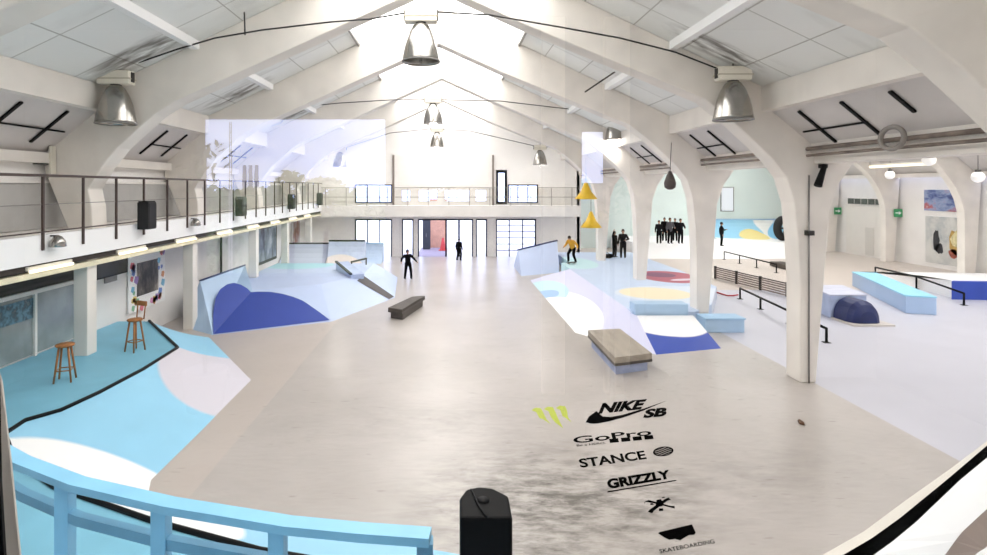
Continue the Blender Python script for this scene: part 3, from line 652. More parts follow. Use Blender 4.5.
S(MB().box(29.98, 30.1, 38.0, 42.4, 0, 3.6).build('door_9', mat('white_door_leaf', 'EEE9E3', .6, .03)), 'tall white double door in the right wall', 'door')
S(MB().box(29.95, 29.98, 39.6, 40.4, .1, 2.1).build('door_10', mat('off_white_door', 'DDD8D2', .6, .03)), 'small wicket door in the tall white door', 'door')
t = thing('clerestory_strip', (30.0, 40, 3.7), 'row of dark vents above the tall white door', 'vent')
for k in range(6): MB().box(29.94, 30.0, 38.2+k*.68, 38.75+k*.68, 3.75, 4.15).build('vent', mat('green_grey_glass', '59605A', .3, .3, 2), t)
MB().box(30.0, 30.1, 38.1, 42.3, 3.7, 4.2).build('frame', WHITE, t)
for (px, py, Y, w_) in ((838, 211, 42.9, 'on the farther right frame'), (898.5, 213, 37.2, 'on the right frame beside the tall white door')):
    c = P(px, py, Y); t = thing('exit_sign', c, f'small green exit sign {w_}', 'sign')
    MB().box(c.x-.27, c.x+.27, c.y, c.y+.05, c.z-.27, c.z+.27).build('plate', mat('sign_green', '3E9A62', .5), t)
    MB().box(c.x-.2, c.x+.02, c.y-.01, c.y, c.z-.03, c.z+.04).prism([(c.x+.02, c.y-.01, c.z-.11), (c.x+.2, c.y-.01, c.z), (c.x+.02, c.y-.01, c.z+.12)], (0, .01, 0)).build('arrow', PWHITE, t)
# pipes on the gutter beam
for z, r, w_ in ((5.97, .05, 'upper'), (5.8, .035, 'lower')):
    tag(MB().tube([(9.12, 2, z), (9.12, 39, z)], r, 8).build('trim_gutter_pipe', mat('rusty_grey_pipe', '85786E', .6, .3, 2), origin=(9.15, 20, z)), f'{w_} rusty grey pipe along the right gutter beam', 'pipe', None, 'structure')
c = P(898, 138, 11.2)
tag(MB().tube([(c.x-.12, c.y+math.cos(2*PI*k/24)*.3, c.z+math.sin(2*PI*k/24)*.22) for k in range(24)], .05, 8, closed=True).build('cable_coil', mat('grey_cable', '8E8882', .6), origin=c), 'round coil of grey cable on the right gutter pipes', 'coil')
# tube and globes in the side hall
t = thing('tube_light', P(897, 158, 20), 'lit fluorescent tube hung in the side hall', 'tube light')
a, b_ = P(870, 167, 20), P(926, 164, 20)
MB().obox(a+Vector((0, 0, .07)), b_+Vector((0, 0, .07)), .12, .06).build('housing', CREAM, t); MB().tube([a, b_], .045, 8).build('tube', TUBE, t)
for q_ in (a, b_): MB().tube([q_+Vector((0, 0, .07)), q_+Vector((0, 0, 3.4))], .008, 6).build('wire', GREYMET, t)
for i, (px, py, Y, w_) in enumerate(((890, 175, 26, 'below the lit tube'), (858, 158, 24, 'left of the lit tube'), (929, 160, 19, 'right of the lit tube'), (978, 177, 20, 'at the right picture edge'))):
    c = P(px, py, Y); t = thing('globe_lamp', c, f'white globe lamp hung in the side hall {w_}', 'lamp', 'globe lamps in the side hall')
    MB().ell(c, .2).build('globe', mat('opal_glass', 'FBF8F2', .3, .01, emit=.6), t); MB().tube([c+Vector((0, 0, .18)), c+Vector((0, 0, 3))], .01, 6).build('cord', DARK, t)
    MB().lathe([(.09, .16), (.09, .26), (0, .26)], c, 12).build('cap', DARK, t)
# spot on the nearest right column
c = P(820, 176, 14.2); t = thing('column_spotlight', c, 'black spotlight on the nearest right column', 'spotlight')
MB().tube([c+Vector((.12, 0, .28)), c+Vector((-.12, -.1, -.25))], [.06, .1], 10).build('body', BLACK, t); MB().box(c.x+.02, c.x+.2, c.y, c.y+.1, c.z+.2, c.z+.3).build('bracket', DARK, t)
c = P(810, 233, 14.2); t = thing('junction_box', c, 'small dark box with conduit on the nearest right column', 'box')
MB().box(c.x-.08, c.x+.08, c.y-.06, c.y+.1, c.z-.06, c.z+.06).build('box', DARK, t)
MB().tube([(9.15, 14.27, 5.3), (9.15, 14.27, 0.0)], .02, 6).build('conduit', GREYMET, t)

# ------------------------------------------------------------------ high bay lamps and their cables
proto = thing('high_bay_lamp', (0, 0, 0), 'x', 'lamp', 'high bay lamps under the roof')
proto['_o'] = (0, 0, 0)
gb = MB().box(-.4, .4, -.16, .16, -.34, 0).build('gear_box', CREAM, proto, bevel=.03)
MB().box(-.42, .42, -.17, .17, -.22, -.19).build('seam', mat('seam_dark_cream', 'C4BBA6', .6), gb)  # seam band in a darker cream than the box
for s_ in (-1, 1):
    e_ = MB().box(*sorted((s_*.4, s_*.43)), -.06, .06, -.28, -.04).build('end_socket', DARK, gb)
prof = [(.13, -.36), (.2, -.42), (.29, -.58), (.37, -.8), (.42, -1.02), (.455, -1.25), (.465, -1.3)]
rf = MB().lathe(prof+[(r-.012, z) for r, z in prof[::-1]], (0, 0, 0), 32).build('reflector', ALU, proto)
MB().lathe([(.465, -1.28), (.48, -1.3), (.465, -1.32), (.45, -1.3), (.465, -1.28)], (0, 0, 0), 32).build('rim', GREYMET, rf)
MB().ell((0, 0, -.85), (.12, .12, .28), 12, 8).build('bulb', emis('lamp_bulb', 'FFF4E4', 4), rf)
MB().lathe([(.13, -.34), (.13, -.38), (0, -.38)], (0, 0, 0), 16).build('neck', DARK, proto)
MB().tube([(0, 0, 0), (0, 0, .5)], .02, 8).build('hanger', GREYMET, proto)
LAMPS = [(116, 71, 13.85, 'left of three in the nearest row, below the left rafter'), (421, 9, 13.85, 'largest, hung at the ridge in the nearest row'), (733, 67, 13.85, 'right of three in the nearest row, before the right rafter'),
         (247, 112, 26.4, 'left of three in the second row, above the gallery'), (433, 96, 26.4, 'hung at the ridge in the second row'), (615, 112, 26.4, 'right of three in the second row'),
         (340, 147, 36.9, 'left of three in the third row'), (437, 127, 36.9, 'hung at the ridge in the third row'), (540, 145, 36.9, 'right of three in the third row')]
first = True
for px, py, Y, w_ in LAMPS:
    o = proto if first else copy_tree(proto); first = False
    o.location = P(px, py, Y); o['label'] = 'silver bell lamp, '+w_
    if Y > 20:
        ld = bpy.data.lights.new('lamp_light', 'POINT'); ld.energy = 200 if Y > 30 else 150; ld.color = (1, .96, .9); ld.shadow_soft_size = .15
        lo = bpy.data.objects.new('lamp_light', ld); COL.objects.link(lo); lo.parent = o; lo.location = (0, 0, -1.38)
for i, (Y, pts) in enumerate(((13.85, [(-60, 78), (18, 74.5), (60, 74), (97, 73), (140, 62), (178, 49), (215, 38), (262, 30), (330, 22), (370, 19), (405, 13), (440, 12), (490, 15), (560, 27), (620, 38), (675, 52), (716, 68), (760, 67), (815, 69)]),
                     (26.4, [(170, 109), (200, 110), (235, 113), (262, 112), (300, 107), (340, 103), (390, 100), (420, 99), (450, 100), (500, 101), (560, 108), (605, 113), (660, 122)]),
                     (36.9, [(290, 147), (330, 148), (345, 148), (390, 133), (430, 129), (470, 131), (535, 146), (590, 150)]))):
    b = MB().tube([P(x, y, Y+.06) for x, y in pts], .022, 6)
    if i == 0: b.tube([P(18, 74.5, Y+.06), P(17, 108, Y+.06)], .02, 6); b.tube([P(244, 3, Y+.06), P(245, 35, Y+.06)], .02, 6)
    if i == 1: b.tube([P(172, 109, Y+.06), P(173, 135, Y+.06)], .02, 6)
    tag(b.build('lamp_cable', DARK, origin=P(430, 60, Y)), f'dark cable strung across the hall feeding the {["nearest", "second", "third"][i]} lamp row', 'cable')
for (px, py, Y, w_) in ((586, 190, 31, 'upper'), (591, 219, 33, 'lower')):
    c = P(px, py, Y); t = thing('yellow_pendant', c, f'yellow cone lampshade near the far right columns, {w_} of two', 'lamp')
    MB().lathe([(.04, .95), (.09, .9), (.3, .4), (.62, .02), (.6, 0), (.28, .38), (.03, .88)], c-Vector((0, 0, .5)), 20).build('shade', mat('yellow_enamel', 'EFC430', .4), t)
    MB().tube([c+Vector((0, 0, .44)), c+Vector((0, 0, 2.2 if w_ == 'upper' else 1.2))], .015, 6).build('cord', DARK, t)
c = P(670, 180, 19.4); t = thing('drop_lamp', c, 'dark drop shaped lamp hanging left of the second right column', 'lamp')
MB().lathe([(.0, .32), (.05, .3), (.14, .1), (.2, -.1), (.18, -.26), (.08, -.33), (0, -.34)], c, 20).build('shade', mat('dark_taupe', '4B4340', .5), t)
MB().tube([c+Vector((0, 0, .3)), c+Vector((.05, 0, 1.3))], .012, 6).build('cord', DARK, t)
# loose dark roof rods
for k, (a, b_, w_) in enumerate((((585, 92), (631, 61), 'longer'), ((635, 65), (656, 79), 'shorter'))):
    tag(MB().obox(P(*a, 18.5), P(*b_, 18.5), .05, .05).build('roof_rod', DARK, origin=P(*a, 18.5)), f'{w_} of two dark rods under the right roof slope', 'rod')
for k, (a, b_, Y, w_) in enumerate((((160, 68), (152, 60), 13, 'left'),)): pass

# ------------------------------------------------------------------ people
def remeshed(mb, name, m, parent, vox):
    o = mb.build(name, m, None, origin=(0, 0, 0))
    md = o.modifiers.new('r', 'REMESH'); md.mode = 'VOXEL'; md.voxel_size = vox; md.use_smooth_shade = True
    sm = o.modifiers.new('s', 'SMOOTH'); sm.factor = .5; sm.iterations = 3
    dg = bpy.context.evaluated_depsgraph_get()
    me = bpy.data.meshes.new_from_object(o.evaluated_get(dg)); o.modifiers.clear(); o.data = me
    o.parent = parent
    return o
def cap(mb, a, b, ra, rb, n=10):
    a, b = Vector(a), Vector(b); mb.tube([a.lerp(b, k/4) for k in range(5)], [ra+(rb-ra)*k/4 for k in range(5)], n); mb.ell(a, ra, n, 6); mb.ell(b, rb, n, 6)
BASE = dict(pelvis=(0, 0, .95), chest=(0, 0, 1.28), neck=(0, .01, 1.48), head=(0, -.01, 1.63),
            sL=(-.18, 0, 1.42), eL=(-.25, .03, 1.14), wL=(-.27, -.05, .9), sR=(.18, 0, 1.42), eR=(.25, .03, 1.14), wR=(.27, -.05, .9),
            hL=(-.09, 0, .92), kL=(-.11, -.02, .5), aL=(-.12, .02, .08), hR=(.09, 0, .92), kR=(.11, -.02, .5), aR=(.12, .02, .08))
SKINM = mat('skin', 'B98A6E', .5, .05)
def person(loc, h, rot, label, top, legs, hair, pose={}, group=None, cat='person'):
    j = dict(BASE); j.update(pose); J = {k: Vector(v) for k, v in j.items()}
    t = thing('person', (0, 0, 0), label, cat, group); t['_o'] = (0, 0, 0)
    up = (J['head']-J['neck']).normalized()
    b = MB()                                                     # one continuous body
    cap(b, J['pelvis'], J['chest'], .125, .14); cap(b, J['chest'], J['neck'], .13, .06); cap(b, J['neck'], J['head'], .055, .055)
    b.ell(J['head']+up*.03, (.08, .1, .125), 14, 10); b.ell(J['head']+Vector((0, -.1, .0)), (.018, .03, .03), 8, 6)
    for s_ in (-1, 1): b.ell(J['head']+Vector((s_*.082, .01, .0)), (.015, .025, .035), 8, 6)
    for s_ in 'LR':
        cap(b, J['s'+s_], J['e'+s_], .055, .043); cap(b, J['e'+s_], J['w'+s_], .043, .03); cap(b, J['chest']+Vector((0, 0, .1)), J['s'+s_], .08, .06)
        cap(b, J['h'+s_], J['k'+s_], .085, .06); cap(b, J['k'+s_], J['a'+s_], .058, .04); cap(b, J['pelvis'], J['h'+s_], .11, .09)
        d = (J['w'+s_]-J['e'+s_]).normalized(); w = J['w'+s_]; sd = Vector((1 if s_ == 'R' else -1, 0, 0)); fw = Vector((0, -1, 0))
        cap(b, w, w+d*.07, .03, .034)
        for q_, ln in ((-.03, .075), (-.01, .09), (.01, .085), (.03, .065)): cap(b, w+d*.08+fw*q_, w+d*(.09+ln)+fw*q_-sd*.02, .0095, .0085, 6)
        cap(b, w+d*.03+fw*.03, w+d*.08+fw*.07, .011, .009, 6)
    remeshed(b, 'body', SKINM, t, .012)
    b = MB()
    cap(b, J['pelvis']+Vector((0, 0, .0)), J['chest'], .16, .175); cap(b, J['chest'], J['chest'].lerp(J['neck'], .85), .165, .09)
    for s_ in 'LR':
        cap(b, J['chest']+Vector((0, 0, .1)), J['s'+s_], .11, .085); cap(b, J['s'+s_], J['e'+s_], .082, .066); cap(b, J['e'+s_], J['e'+s_].lerp(J['w'+s_], .95), .064, .05)
    remeshed(b, 'jacket', top, t, .02)
    b = MB()
    for s_ in 'LR':
        cap(b, J['pelvis'], J['h'+s_], .145, .12); cap(b, J['h'+s_], J['k'+s_], .112, .084); cap(b, J['k'+s_], J['a'+s_], .084, .068)
    remeshed(b, 'trousers', legs, t, .02)
    for s_ in 'LR':
        b = MB(); a = J['a'+s_]; cap(b, a+Vector((0, .03, -.035)), a+Vector((0, -.15, -.045)), .045, .035); remeshed(b, 'shoe', mat('dark_shoe', '1C1B1D', .6), t, .015)
    b = MB(); b.ell(J['head']+up*.055+Vector((0, .018, 0)), (.092, .108, .115), 14, 10); b.build('hair', hair, t)
    s_ = h/1.76
    t.location = loc; t.scale = (s_, s_, s_); t.rotation_euler.z = rot
    return t
KB = mat('black_cloth', '0B0B0D', .9, .2, spec=.1); KN = mat('charcoal_cloth', '17181B', .9, .2, spec=.1); KY = mat('mustard_cloth', 'E2A83A', .8, .1); HB = mat('dark_hair', '1A1512', .7, .2)
KR = mat('grey_cloth', '55555A', .85, .15); HBR = mat('brown_hair', '5A3C28', .7, .2)
def at(px, py, z): return G(px, py, z)
person(at(408, 279, 0), 1.62, .35, 'person in black standing with bent arms on the concrete', KB, KB, HB,
       dict(eL=(-.38, .02, 1.2), wL=(-.45, -.16, 1.05), eR=(.38, .02, 1.18), wR=(.5, -.1, 1.02), kL=(-.16, -.06, .5), aL=(-.18, .04, .08), kR=(.16, -.06, .5), aR=(.2, .0, .08), chest=(-.03, -.06, 1.26), neck=(-.05, -.1, 1.45), head=(-.07, -.15, 1.6), sL=(-.22, -.07, 1.39), sR=(.13, -.07, 1.41)))
person(at(459, 260.5, 0), 1.5, 2.6, 'distant person in black before the glazed entrance', KB, KB, HB, dict(kL=(-.12, -.12, .52), aL=(-.12, -.05, .08), aR=(.12, .12, .1)))
t = person(G(571.5, 262, DR+.12), 1.72, -.7, 'skater in mustard jacket crouched forward on a board', KY, KB, HB,
       dict(pelvis=(0, .16, .82), hL=(-.09, .15, .8), hR=(.09, .15, .8), kL=(-.16, -.12, .48), aL=(-.22, .04, .08), kR=(.18, -.1, .46), aR=(.24, .06, .08), chest=(0, -.02, 1.12), neck=(0, -.16, 1.3), head=(0, -.25, 1.42), sL=(-.18, -.1, 1.24), sR=(.18, -.1, 1.24), eL=(-.32, -.06, 1.02), wL=(-.34, -.28, .9), eR=(.36, .02, 1.02), wR=(.44, -.12, .86)))
c = G(571.5, 262, DR+.12); t = thing('skateboard', (c.x, c.y, DR), 'dark skateboard under the skater in mustard', 'skateboard')
rt = Matrix.Rotation(.6, 3, 'Z'); b = MB()
b.prism([tuple(rt @ Vector((x, y, 0))+Vector((c.x, c.y, DR+.085+max(0, abs(x)-.3)*.3))) for x, y in [(-.4, -.05), (-.36, -.1), (-.3, -.11), (.3, -.11), (.36, -.1), (.4, -.05), (.4, .05), (.36, .1), (.3, .11), (-.3, .11), (-.36, .1), (-.4, .05)]], (0, 0, .014)).build('deck', DARK, t)
for sx in (-1, 1):
    MB().obox(rt @ Vector((sx*.25, -.08, 0))+Vector((c.x, c.y, DR+.06)), rt @ Vector((sx*.25, .08, 0))+Vector((c.x, c.y, DR+.06)), .03, .04).build('truck', GREYMET, t)
    for sy in (-1, 1): MB().ell(rt @ Vector((sx*.25, sy*.09, 0))+Vector((c.x, c.y, DR+.031)), (.03, .03, .03)).build('wheel', CREAM, t)
person(G(614.5, 257, DR), 1.62, .6, 'person in black on the pale blue deck, left of two, one arm raised', KB, KB, HB, dict(eL=(-.32, -.12, 1.5), wL=(-.3, -.18, 1.78)))
person(G(623, 258, DR), 1.78, -.4, 'person in charcoal on the pale blue deck, right of two', KN, KB, HB, dict(eR=(.33, -.1, 1.2), wR=(.2, -.25, 1.15)))
for (px, dz, hgt, w_, m_) in ((659, 243.5, 1.62, 'leftmost, with arms at the sides', KN), (664.5, 241, 1.72, 'second from the left', KB), (670, 243.5, 1.8, 'in grey in the middle', KR), (675, 241, 1.66, 'in black, second from the right', KB), (680.5, 243.5, 1.74, 'rightmost, half behind the column', KN)):
    c = G(px, dz, 1.0); person(c, hgt, random.uniform(-.8, .8), f'person of the group on the far white deck, {w_}', m_, KB, HBR if m_ is KR else HB, dict(eR=(.3, -.05, 1.15), wR=(.22, -.22, 1.1)) if hgt > 1.7 else {}, 'people on the far white deck')
person(G(721.5, 246, 1.0)+Vector((0, .0, 0)), 1.6, 1.2, 'person in dark clothes standing alone right of the second column', KN, KB, HB, dict(wR=(.3, -.3, 1.2), eR=(.3, -.08, 1.15)))
person(G(836.5, 246, 0)-Vector((0, 4, 0)), 1.7, 1.0, 'person in dark clothes partly behind the nearest right column', KN, KB, HB)
c = G(606, 258, DR)
t = thing('kit_bag', c, 'black kit bag dropped on the pale blue deck beside two people', 'bag')
b = MB(); cap(b, c+Vector((-.35, 0, .14)), c+Vector((.35, .1, .13)), .15, .13); b.ell(c+Vector((.1, -.2, .1)), (.25, .14, .1)); remeshed(b, 'body', KB, t, .03).location = (-c.x, -c.y, -c.z)
MB().tube([c+Vector((-.25, 0, .26)), c+Vector((0, 0, .38)), c+Vector((.25, .05, .25))], .018, 6).build('strap', KN, t)
c = G(599, 256.5, DR)
t = thing('helmet', c, 'small dark helmet on the deck left of the kit bag', 'helmet')
MB().lathe([(.0, .2), (.1, .17), (.15, .08), (.16, 0), (.13, 0)], c, 16).build('shell', KN, t)

# ------------------------------------------------------------------ floor logos (painted)
def quadmap(u, v, q):                           # unit square to the pixel quad BL, BR, TR, TL then to the floor
    (x0, y0), (x1, y1), (x2, y2), (x3, y3) = q
    a = [G(x, y, .004) for x, y in q]
    return a[0]*(1-u)*(1-v)+a[1]*u*(1-v)+a[2]*u*v+a[3]*(1-u)*v
def text_mesh(s, shear=0.0, bold=0.0):
    cu = bpy.data.curves.new('t', 'FONT'); cu.body = s; cu.offset = bold; cu.shear = shear; cu.resolution_u = 4; cu.fill_mode = 'FRONT'
    o = bpy.data.objects.new('t', cu); COL.objects.link(o)
    dg = bpy.context.evaluated_depsgraph_get(); me = bpy.data.meshes.new_from_object(o.evaluated_get(dg))
    vs = [(v.co.x, v.co.y) for v in me.vertices]; fs = [list(p.vertices) for p in me.polygons]
    bpy.data.objects.remove(o)
    x0, x1 = min(v[0] for v in vs), max(v[0] for v in vs); y0, y1 = min(v[1] for v in vs), max(v[1] for v in vs)
    return [((x-x0)/(x1-x0), (y-y0)/(y1-y0)) for x, y in vs], fs
INK = mat('black_floor_paint', '060606', .9, .15, 30, spec=0); GREEN = mat('lime_floor_paint', 'B2BE3A', .5, .15, 20)
def logo(label, pieces, m=INK, name='floor_logo'):
    b = MB()
    for q, vs, fs in pieces: b.add([quadmap(u, v, q) for u, v in vs], fs)
    c = sum(b.v, Vector())/len(b.v); c.z = 0
    return tag(b.build(name, m, origin=c), label, 'floor marking')
def shape(*pts): return (list(pts), [list(range(len(pts)))])
# three claw strokes
claws = []
for k, (x0, x1, y1) in enumerate(((.02, .34, .2), (.36, .68, .0), (.7, .98, .22))):
    claws.append(shape((x0-.03, .9), (x0+.1, 1), (x0+.24, .95), (x0+.27, .72), (x1-.03, .45), (x1+.05, y1), (x1-.14, y1+.26), (x0+.1, .5), (x0+.08, .78)))
logo('lime green three stroke claw mark painted on the concrete', [((( 540, 430), (572, 428), (567, 405), (531, 408)), v, f) for v, f in claws], GREEN)
# swoosh mark with lettering
def ribbon(top, bot): return (top+bot[::-1], [[i, i+1, len(top)+len(bot)-2-i, len(top)+len(bot)-1-i] for i in range(len(top)-1)])
sw_t = [(.0, .12), (.03, .45), (.12, .75), (.16, .55), (.2, .38), (.3, .3), (.45, .37), (.7, .62), (1.0, 1.0)]
sw_b = [(.0, .12), (.02, .1), (.06, .03), (.1, .0), (.16, .0), (.27, .05), (.45, .2), (.7, .5), (1.0, 1.0)]
sq = ((585.5, 424.5), (667, 417), (667, 400.5), (587, 408))
logo('black curved tick logo with slanted lettering painted on the concrete', [(sq, *ribbon(sw_t, sw_b)), (((598, 414), (643.5, 409), (647, 399), (599.5, 403.4)), *text_mesh('NIKE', .2, .055)),
      (((643, 418.4), (666, 416), (667.5, 407), (645, 409.3)), *text_mesh('SB', .1, .055))])
sqs = [shape((x, 0), (x+.2, 0), (x+.2, 1), (x, 1)) for x in (0, .26, .52, .78)]
logo('black wide outlined camera brand wordmark with four squares below on the concrete', [(((574, 443.7), (652, 435), (650, 428.7), (572.5, 437)), *text_mesh('GoPro', 0, .015)),
      (((577, 446.5), (606, 443.8), (605.5, 441.8), (576.5, 444.4)), *text_mesh('Be a HERO.', 0, .0))]+[(((610, 443), (654.5, 438.8), (653.5, 434.9), (609, 439)), v, f) for v, f in sqs])
n = 20
ball = []
for k in range(5):
    a0, a1 = -.9+k*.4, -.9+k*.4+.24
    up = []; dn = []
    for i in range(7):
        x = -1+2*i/6; lim = math.sqrt(max(0, 1-x*x)); s0 = max(-lim, min(lim, a0+.45*math.sin(x*1.5))); s1 = max(-lim, min(lim, a1+.45*math.sin(x*1.5)))
        dn.append((.5+x/2, .5+s0/2)); up.append((.5+x/2, .5+s1/2))
    ball.append(ribbon(up, dn))
ring_o = [(.5+.5*math.cos(2*PI*k/n), .5+.5*math.sin(2*PI*k/n)) for k in range(n)]; ring_i = [(.5+.42*math.cos(2*PI*k/n), .5+.42*math.sin(2*PI*k/n)) for k in range(n)]
ball.append((ring_o+ring_i, [[k, (k+1) % n, n+(k+1) % n, n+k] for k in range(n)]))
logo('black STANCE lettering with a striped ball painted on the concrete'.replace('STANCE', 'sock brand'), [(((580.8, 468), (647, 459), (644, 450.4), (578, 459)), *text_mesh('STANCE', 0, .03))]+[(((653, 457.3), (674, 455), (673, 445.6), (653, 447.6)), v, f) for v, f in ball])
logo('black underlined stencil wordmark painted on the concrete', [(((608.6, 489.3), (671.5, 478.4), (669, 469.6), (606, 479.3)), *text_mesh('GRIZZLY', 0, .055)), (((607.6, 492.5), (676.5, 480.8), (676.3, 479.8), (607.4, 491.2)), *shape((0, 0), (1, 0), (1, 1), (0, 1)))])
bones = [shape((.0, .72), (.1, .95), (.22, .8), (.95, .12), (.98, .3), (.86, .34), (.2, .98), (.05, .9)), shape((.05, .2), (.18, .05), (.26, .2), (.8, .72), (.95, .78), (.9, .95), (.75, .88), (.15, .34)),
         shape((.38, .55), (.46, .9), (.62, .92), (.66, .6), (.58, .42), (.44, .42)), shape((.2, .62), (.33, .6), (.3, .7), (.22, .74)), shape((.68, .98), (.78, .98), (.78, 1.05), (.68, 1.05)), shape((.42, .12), (.56, .1), (.58, .26), (.44, .3))]
logo('small black crossed bones emblem painted on the concrete', [(((647, 515), (677, 510), (671, 496.5), (643, 500.5)), v, f) for v, f in bones])
bw = shape((.0, .92), (.06, 1.0), (1.0, 1.0), (1.0, .3), (.93, .18), (.78, .25), (.62, .12), (.48, .0), (.36, .2), (.2, .22), (.1, .5))
logo('black batwing shaped patch with small lettering painted on the concrete', [(((664, 544), (697.5, 536.5), (692, 524.3), (657.5, 532.5)), *bw), (((660, 553.4), (715, 543.2), (713.5, 539.2), (659, 549.4)), *text_mesh('SKATEBOARDING', 0, .01))])
c = G(801, 423, .01); tag(MB().prism([c+Vector(v) for v in ((-.06, -.05, 0), (.0, -.12, 0), (.05, -.02, 0), (.05, .14, 0), (-.02, .08, 0))], (0, 0, .03)).build('dry_leaf', mat('brown_leaf', '5A3B22', .7), origin=c), 'single brown leaf on the bright concrete floor', 'leaf')

# ------------------------------------------------------------------ near balcony, blue railing, black speaker
S(wall_with_holes(-10.6, 30.3, 0, 12, [(-2.3, 2.5, 3.9, 6.15)], .6, .75).build('wall_near', WALLW), 'white near wall holding the viewing window', 'wall')
RZ = 3.265
rp = [(-3.3, 3.92), (-2.73, 3.57), (-2.2, 3.31), (-1.55, 3.09), (-.84, 2.91), (-.45, 2.85), (-.1, 2.81)]
S(MB().prism([(x, y+.12, 2.1) for x, y in rp]+[(.5, 2.85, 2.1), (.9, .75, 2.1), (-3.4, .75, 2.1)], (0, 0, .12)).build('balcony_floor', mat('balcony_blue', '8DBFDD', .6)), 'light blue balcony slab below the viewing window', 'slab')
t = thing('balcony_railing', (-1.5, 3.0, 2.22), 'light blue timber balcony railing across the near left', 'railing')
RB = mat('rail_blue_paint', '8CC9EA', .45, .05, 4); RBD = mat('rail_blue_paint_dark', '6FA6C4', .5, .08, 4)  # RBD is a darker blue for the middle rail and end post
def strip(path, w, z0, z1):
    b = MB(); A = []; n = len(path)
    for i, (x, y) in enumerate(path):
        d = Vector(path[min(i+1, n-1)])-Vector(path[max(i-1, 0)]); d.normalize(); nn = Vector((-d.y, d.x)); A.append((Vector((x, y))+nn*w/2, Vector((x, y))-nn*w/2))
    for i in range(n-1):
        (a, b0), (c, d) = A[i], A[i+1]
        b.add([(a.x, a.y, z0), (b0.x, b0.y, z0), (d.x, d.y, z0), (c.x, c.y, z0), (a.x, a.y, z1), (b0.x, b0.y, z1), (d.x, d.y, z1), (c.x, c.y, z1)],
              [(0, 1, 2, 3), (4, 7, 6, 5), (0, 4, 5, 1), (3, 2, 6, 7)]+([(0, 3, 7, 4)])+[(1, 5, 6, 2)])
    return b
strip(rp, .1, RZ-.045, RZ+.0).build('top_rail', RB, t)
strip([(x, y+.02) for x, y in rp], .05, RZ-.27, RZ-.21).build('middle_rail', RBD, t)
def on_path(px):
    for (x0, y0), (x1, y1) in zip(rp[:-1], rp[1:]):
        p0, p1 = CX+F*x0/y0, CX+F*x1/y1
        if p0 <= px <= p1:
            k = (px-p0)/(p1-p0); return x0+(x1-x0)*k, y0+(y1-y0)*k
for px in (65, 161, 278, 425):
    x, y = on_path(px); MB().box(x-.04, x+.04, y-.03, y+.05, 2.22, RZ-.045).build('post', RB if px != 425 else RBD, t)
c = P(485, 505, 2.62)
t = thing('monitor_speaker', (c.x, c.y, 2.22), 'black loudspeaker cabinet on a stand below the viewing window', 'speaker')
SPK = mat('speaker_black', '050506', .6, .2, 6, spec=.12)
z1, z0 = c.z, c.z-.42
top_ = [(-.118, -.1), (-.118, .06), (-.085, .14), (-.02, .165), (.05, .15), (.118, .08), (.118, -.1)]
MB().prism([(c.x+x, c.y+y, z0) for x, y in top_], (0, 0, z1-z0)).build('cabinet', SPK, t, bevel=.012)
MB().lathe([(.028, 0), (.028, .006), (.0, .006)], (c.x-.005, c.y+.04, z1), 16).build('pole_cup', mat('speaker_dull', '141416', .6, spec=.15), t)
MB().tube([(c.x-.06, c.y+.13, z1+.004), (c.x-.03, c.y-.02, z1+.006), (c.x-.0, c.y-.1, z1+.004)], .004, 6).build('cord', mat('speaker_dull', '141416', .6, spec=.15), t)
MB().box(c.x-.16, c.x+.16, c.y-.14, c.y+.14, z0-.03, z0).build('shelf', SPK, t)
MB().tube([(c.x, c.y, z0-.02), (c.x, c.y, 2.22)], .03, 12).build('stand', BLACK, t)
MB().lathe([(0, 0), (.2, 0), (.2, .02), (0, .03)], (c.x, c.y, 2.22), 20).build('foot', BLACK, t)

# ------------------------------------------------------------------ viewing window and room behind the camera
YW = .6
YP = .3; MY = 2*YP                                # glazing sits on the inner side of the deep frame
w = thing('window_60', (0, YW, 4.3), 'viewing window with white frame and black gasket in the near wall', 'window', None, 'structure')
RMD = mat('dark_reveal', '1A1918', .9, .05, spec=.1)
CRM = mat('cream_window_frame', 'E9E2D6', .5, .05)
def strip_px(top, bot, ya, yb, m, name, label=None, th=.012):
    n = len(top); off = Vector((0, .004, -th))     # sloping strip: top edge at depth ya, bottom edge at depth yb
    A = [P(*q, ya) for q in top]; B = [P(*q, yb) for q in bot]
    b = MB(); vs = A+B+[v+off for v in A]+[v+off for v in B]; fs = []
    for i in range(n-1):
        fs += [(i, i+1, n+i+1, n+i), (2*n+i+1, 2*n+i, 3*n+i, 3*n+i+1), (i+1, i, 2*n+i, 2*n+i+1), (n+i, n+i+1, 3*n+i+1, 3*n+i)]
    fs += [(0, n, 3*n, 2*n), (n-1, 3*n-1, 4*n-1, 2*n-1)]
    b.add(vs, fs); o = b.build(name, m, w)
    if label: o['label'] = label
def L(*a): return list(a)
bead_t = L((800, 566), (824, 554), (863, 532), (902, 503), (950, 469), (987, 441), (1040, 398))
gas_t = L((820, 570), (843, 555), (872, 538), (900, 518), (950, 477), (987, 445.5), (1045, 402))
gas_b = L((850, 572), (873.6, 555), (893, 541), (916, 522), (960, 480), (987, 457.7), (1050, 411))
br_t = L((930, 576), (945, 555), (955, 541), (962, 532), (975, 520), (987, 509), (1060, 440))
br_b = L((960, 572), (975, 555), (980, 551), (984, 549), (987, 546.5), (1000, 537), (1070, 480))
end_b = L((990, 620), (1000, 610), (1010, 600), (1020, 590), (1040, 580), (1060, 570), (1090, 520))
strip_px(bead_t, gas_t, .635, .60, CRM, 'bead'); strip_px(gas_t, gas_b, .60, .585, mat('rubber', '050505', .9, .1, spec=0), 'gasket', 'black rubber gasket')
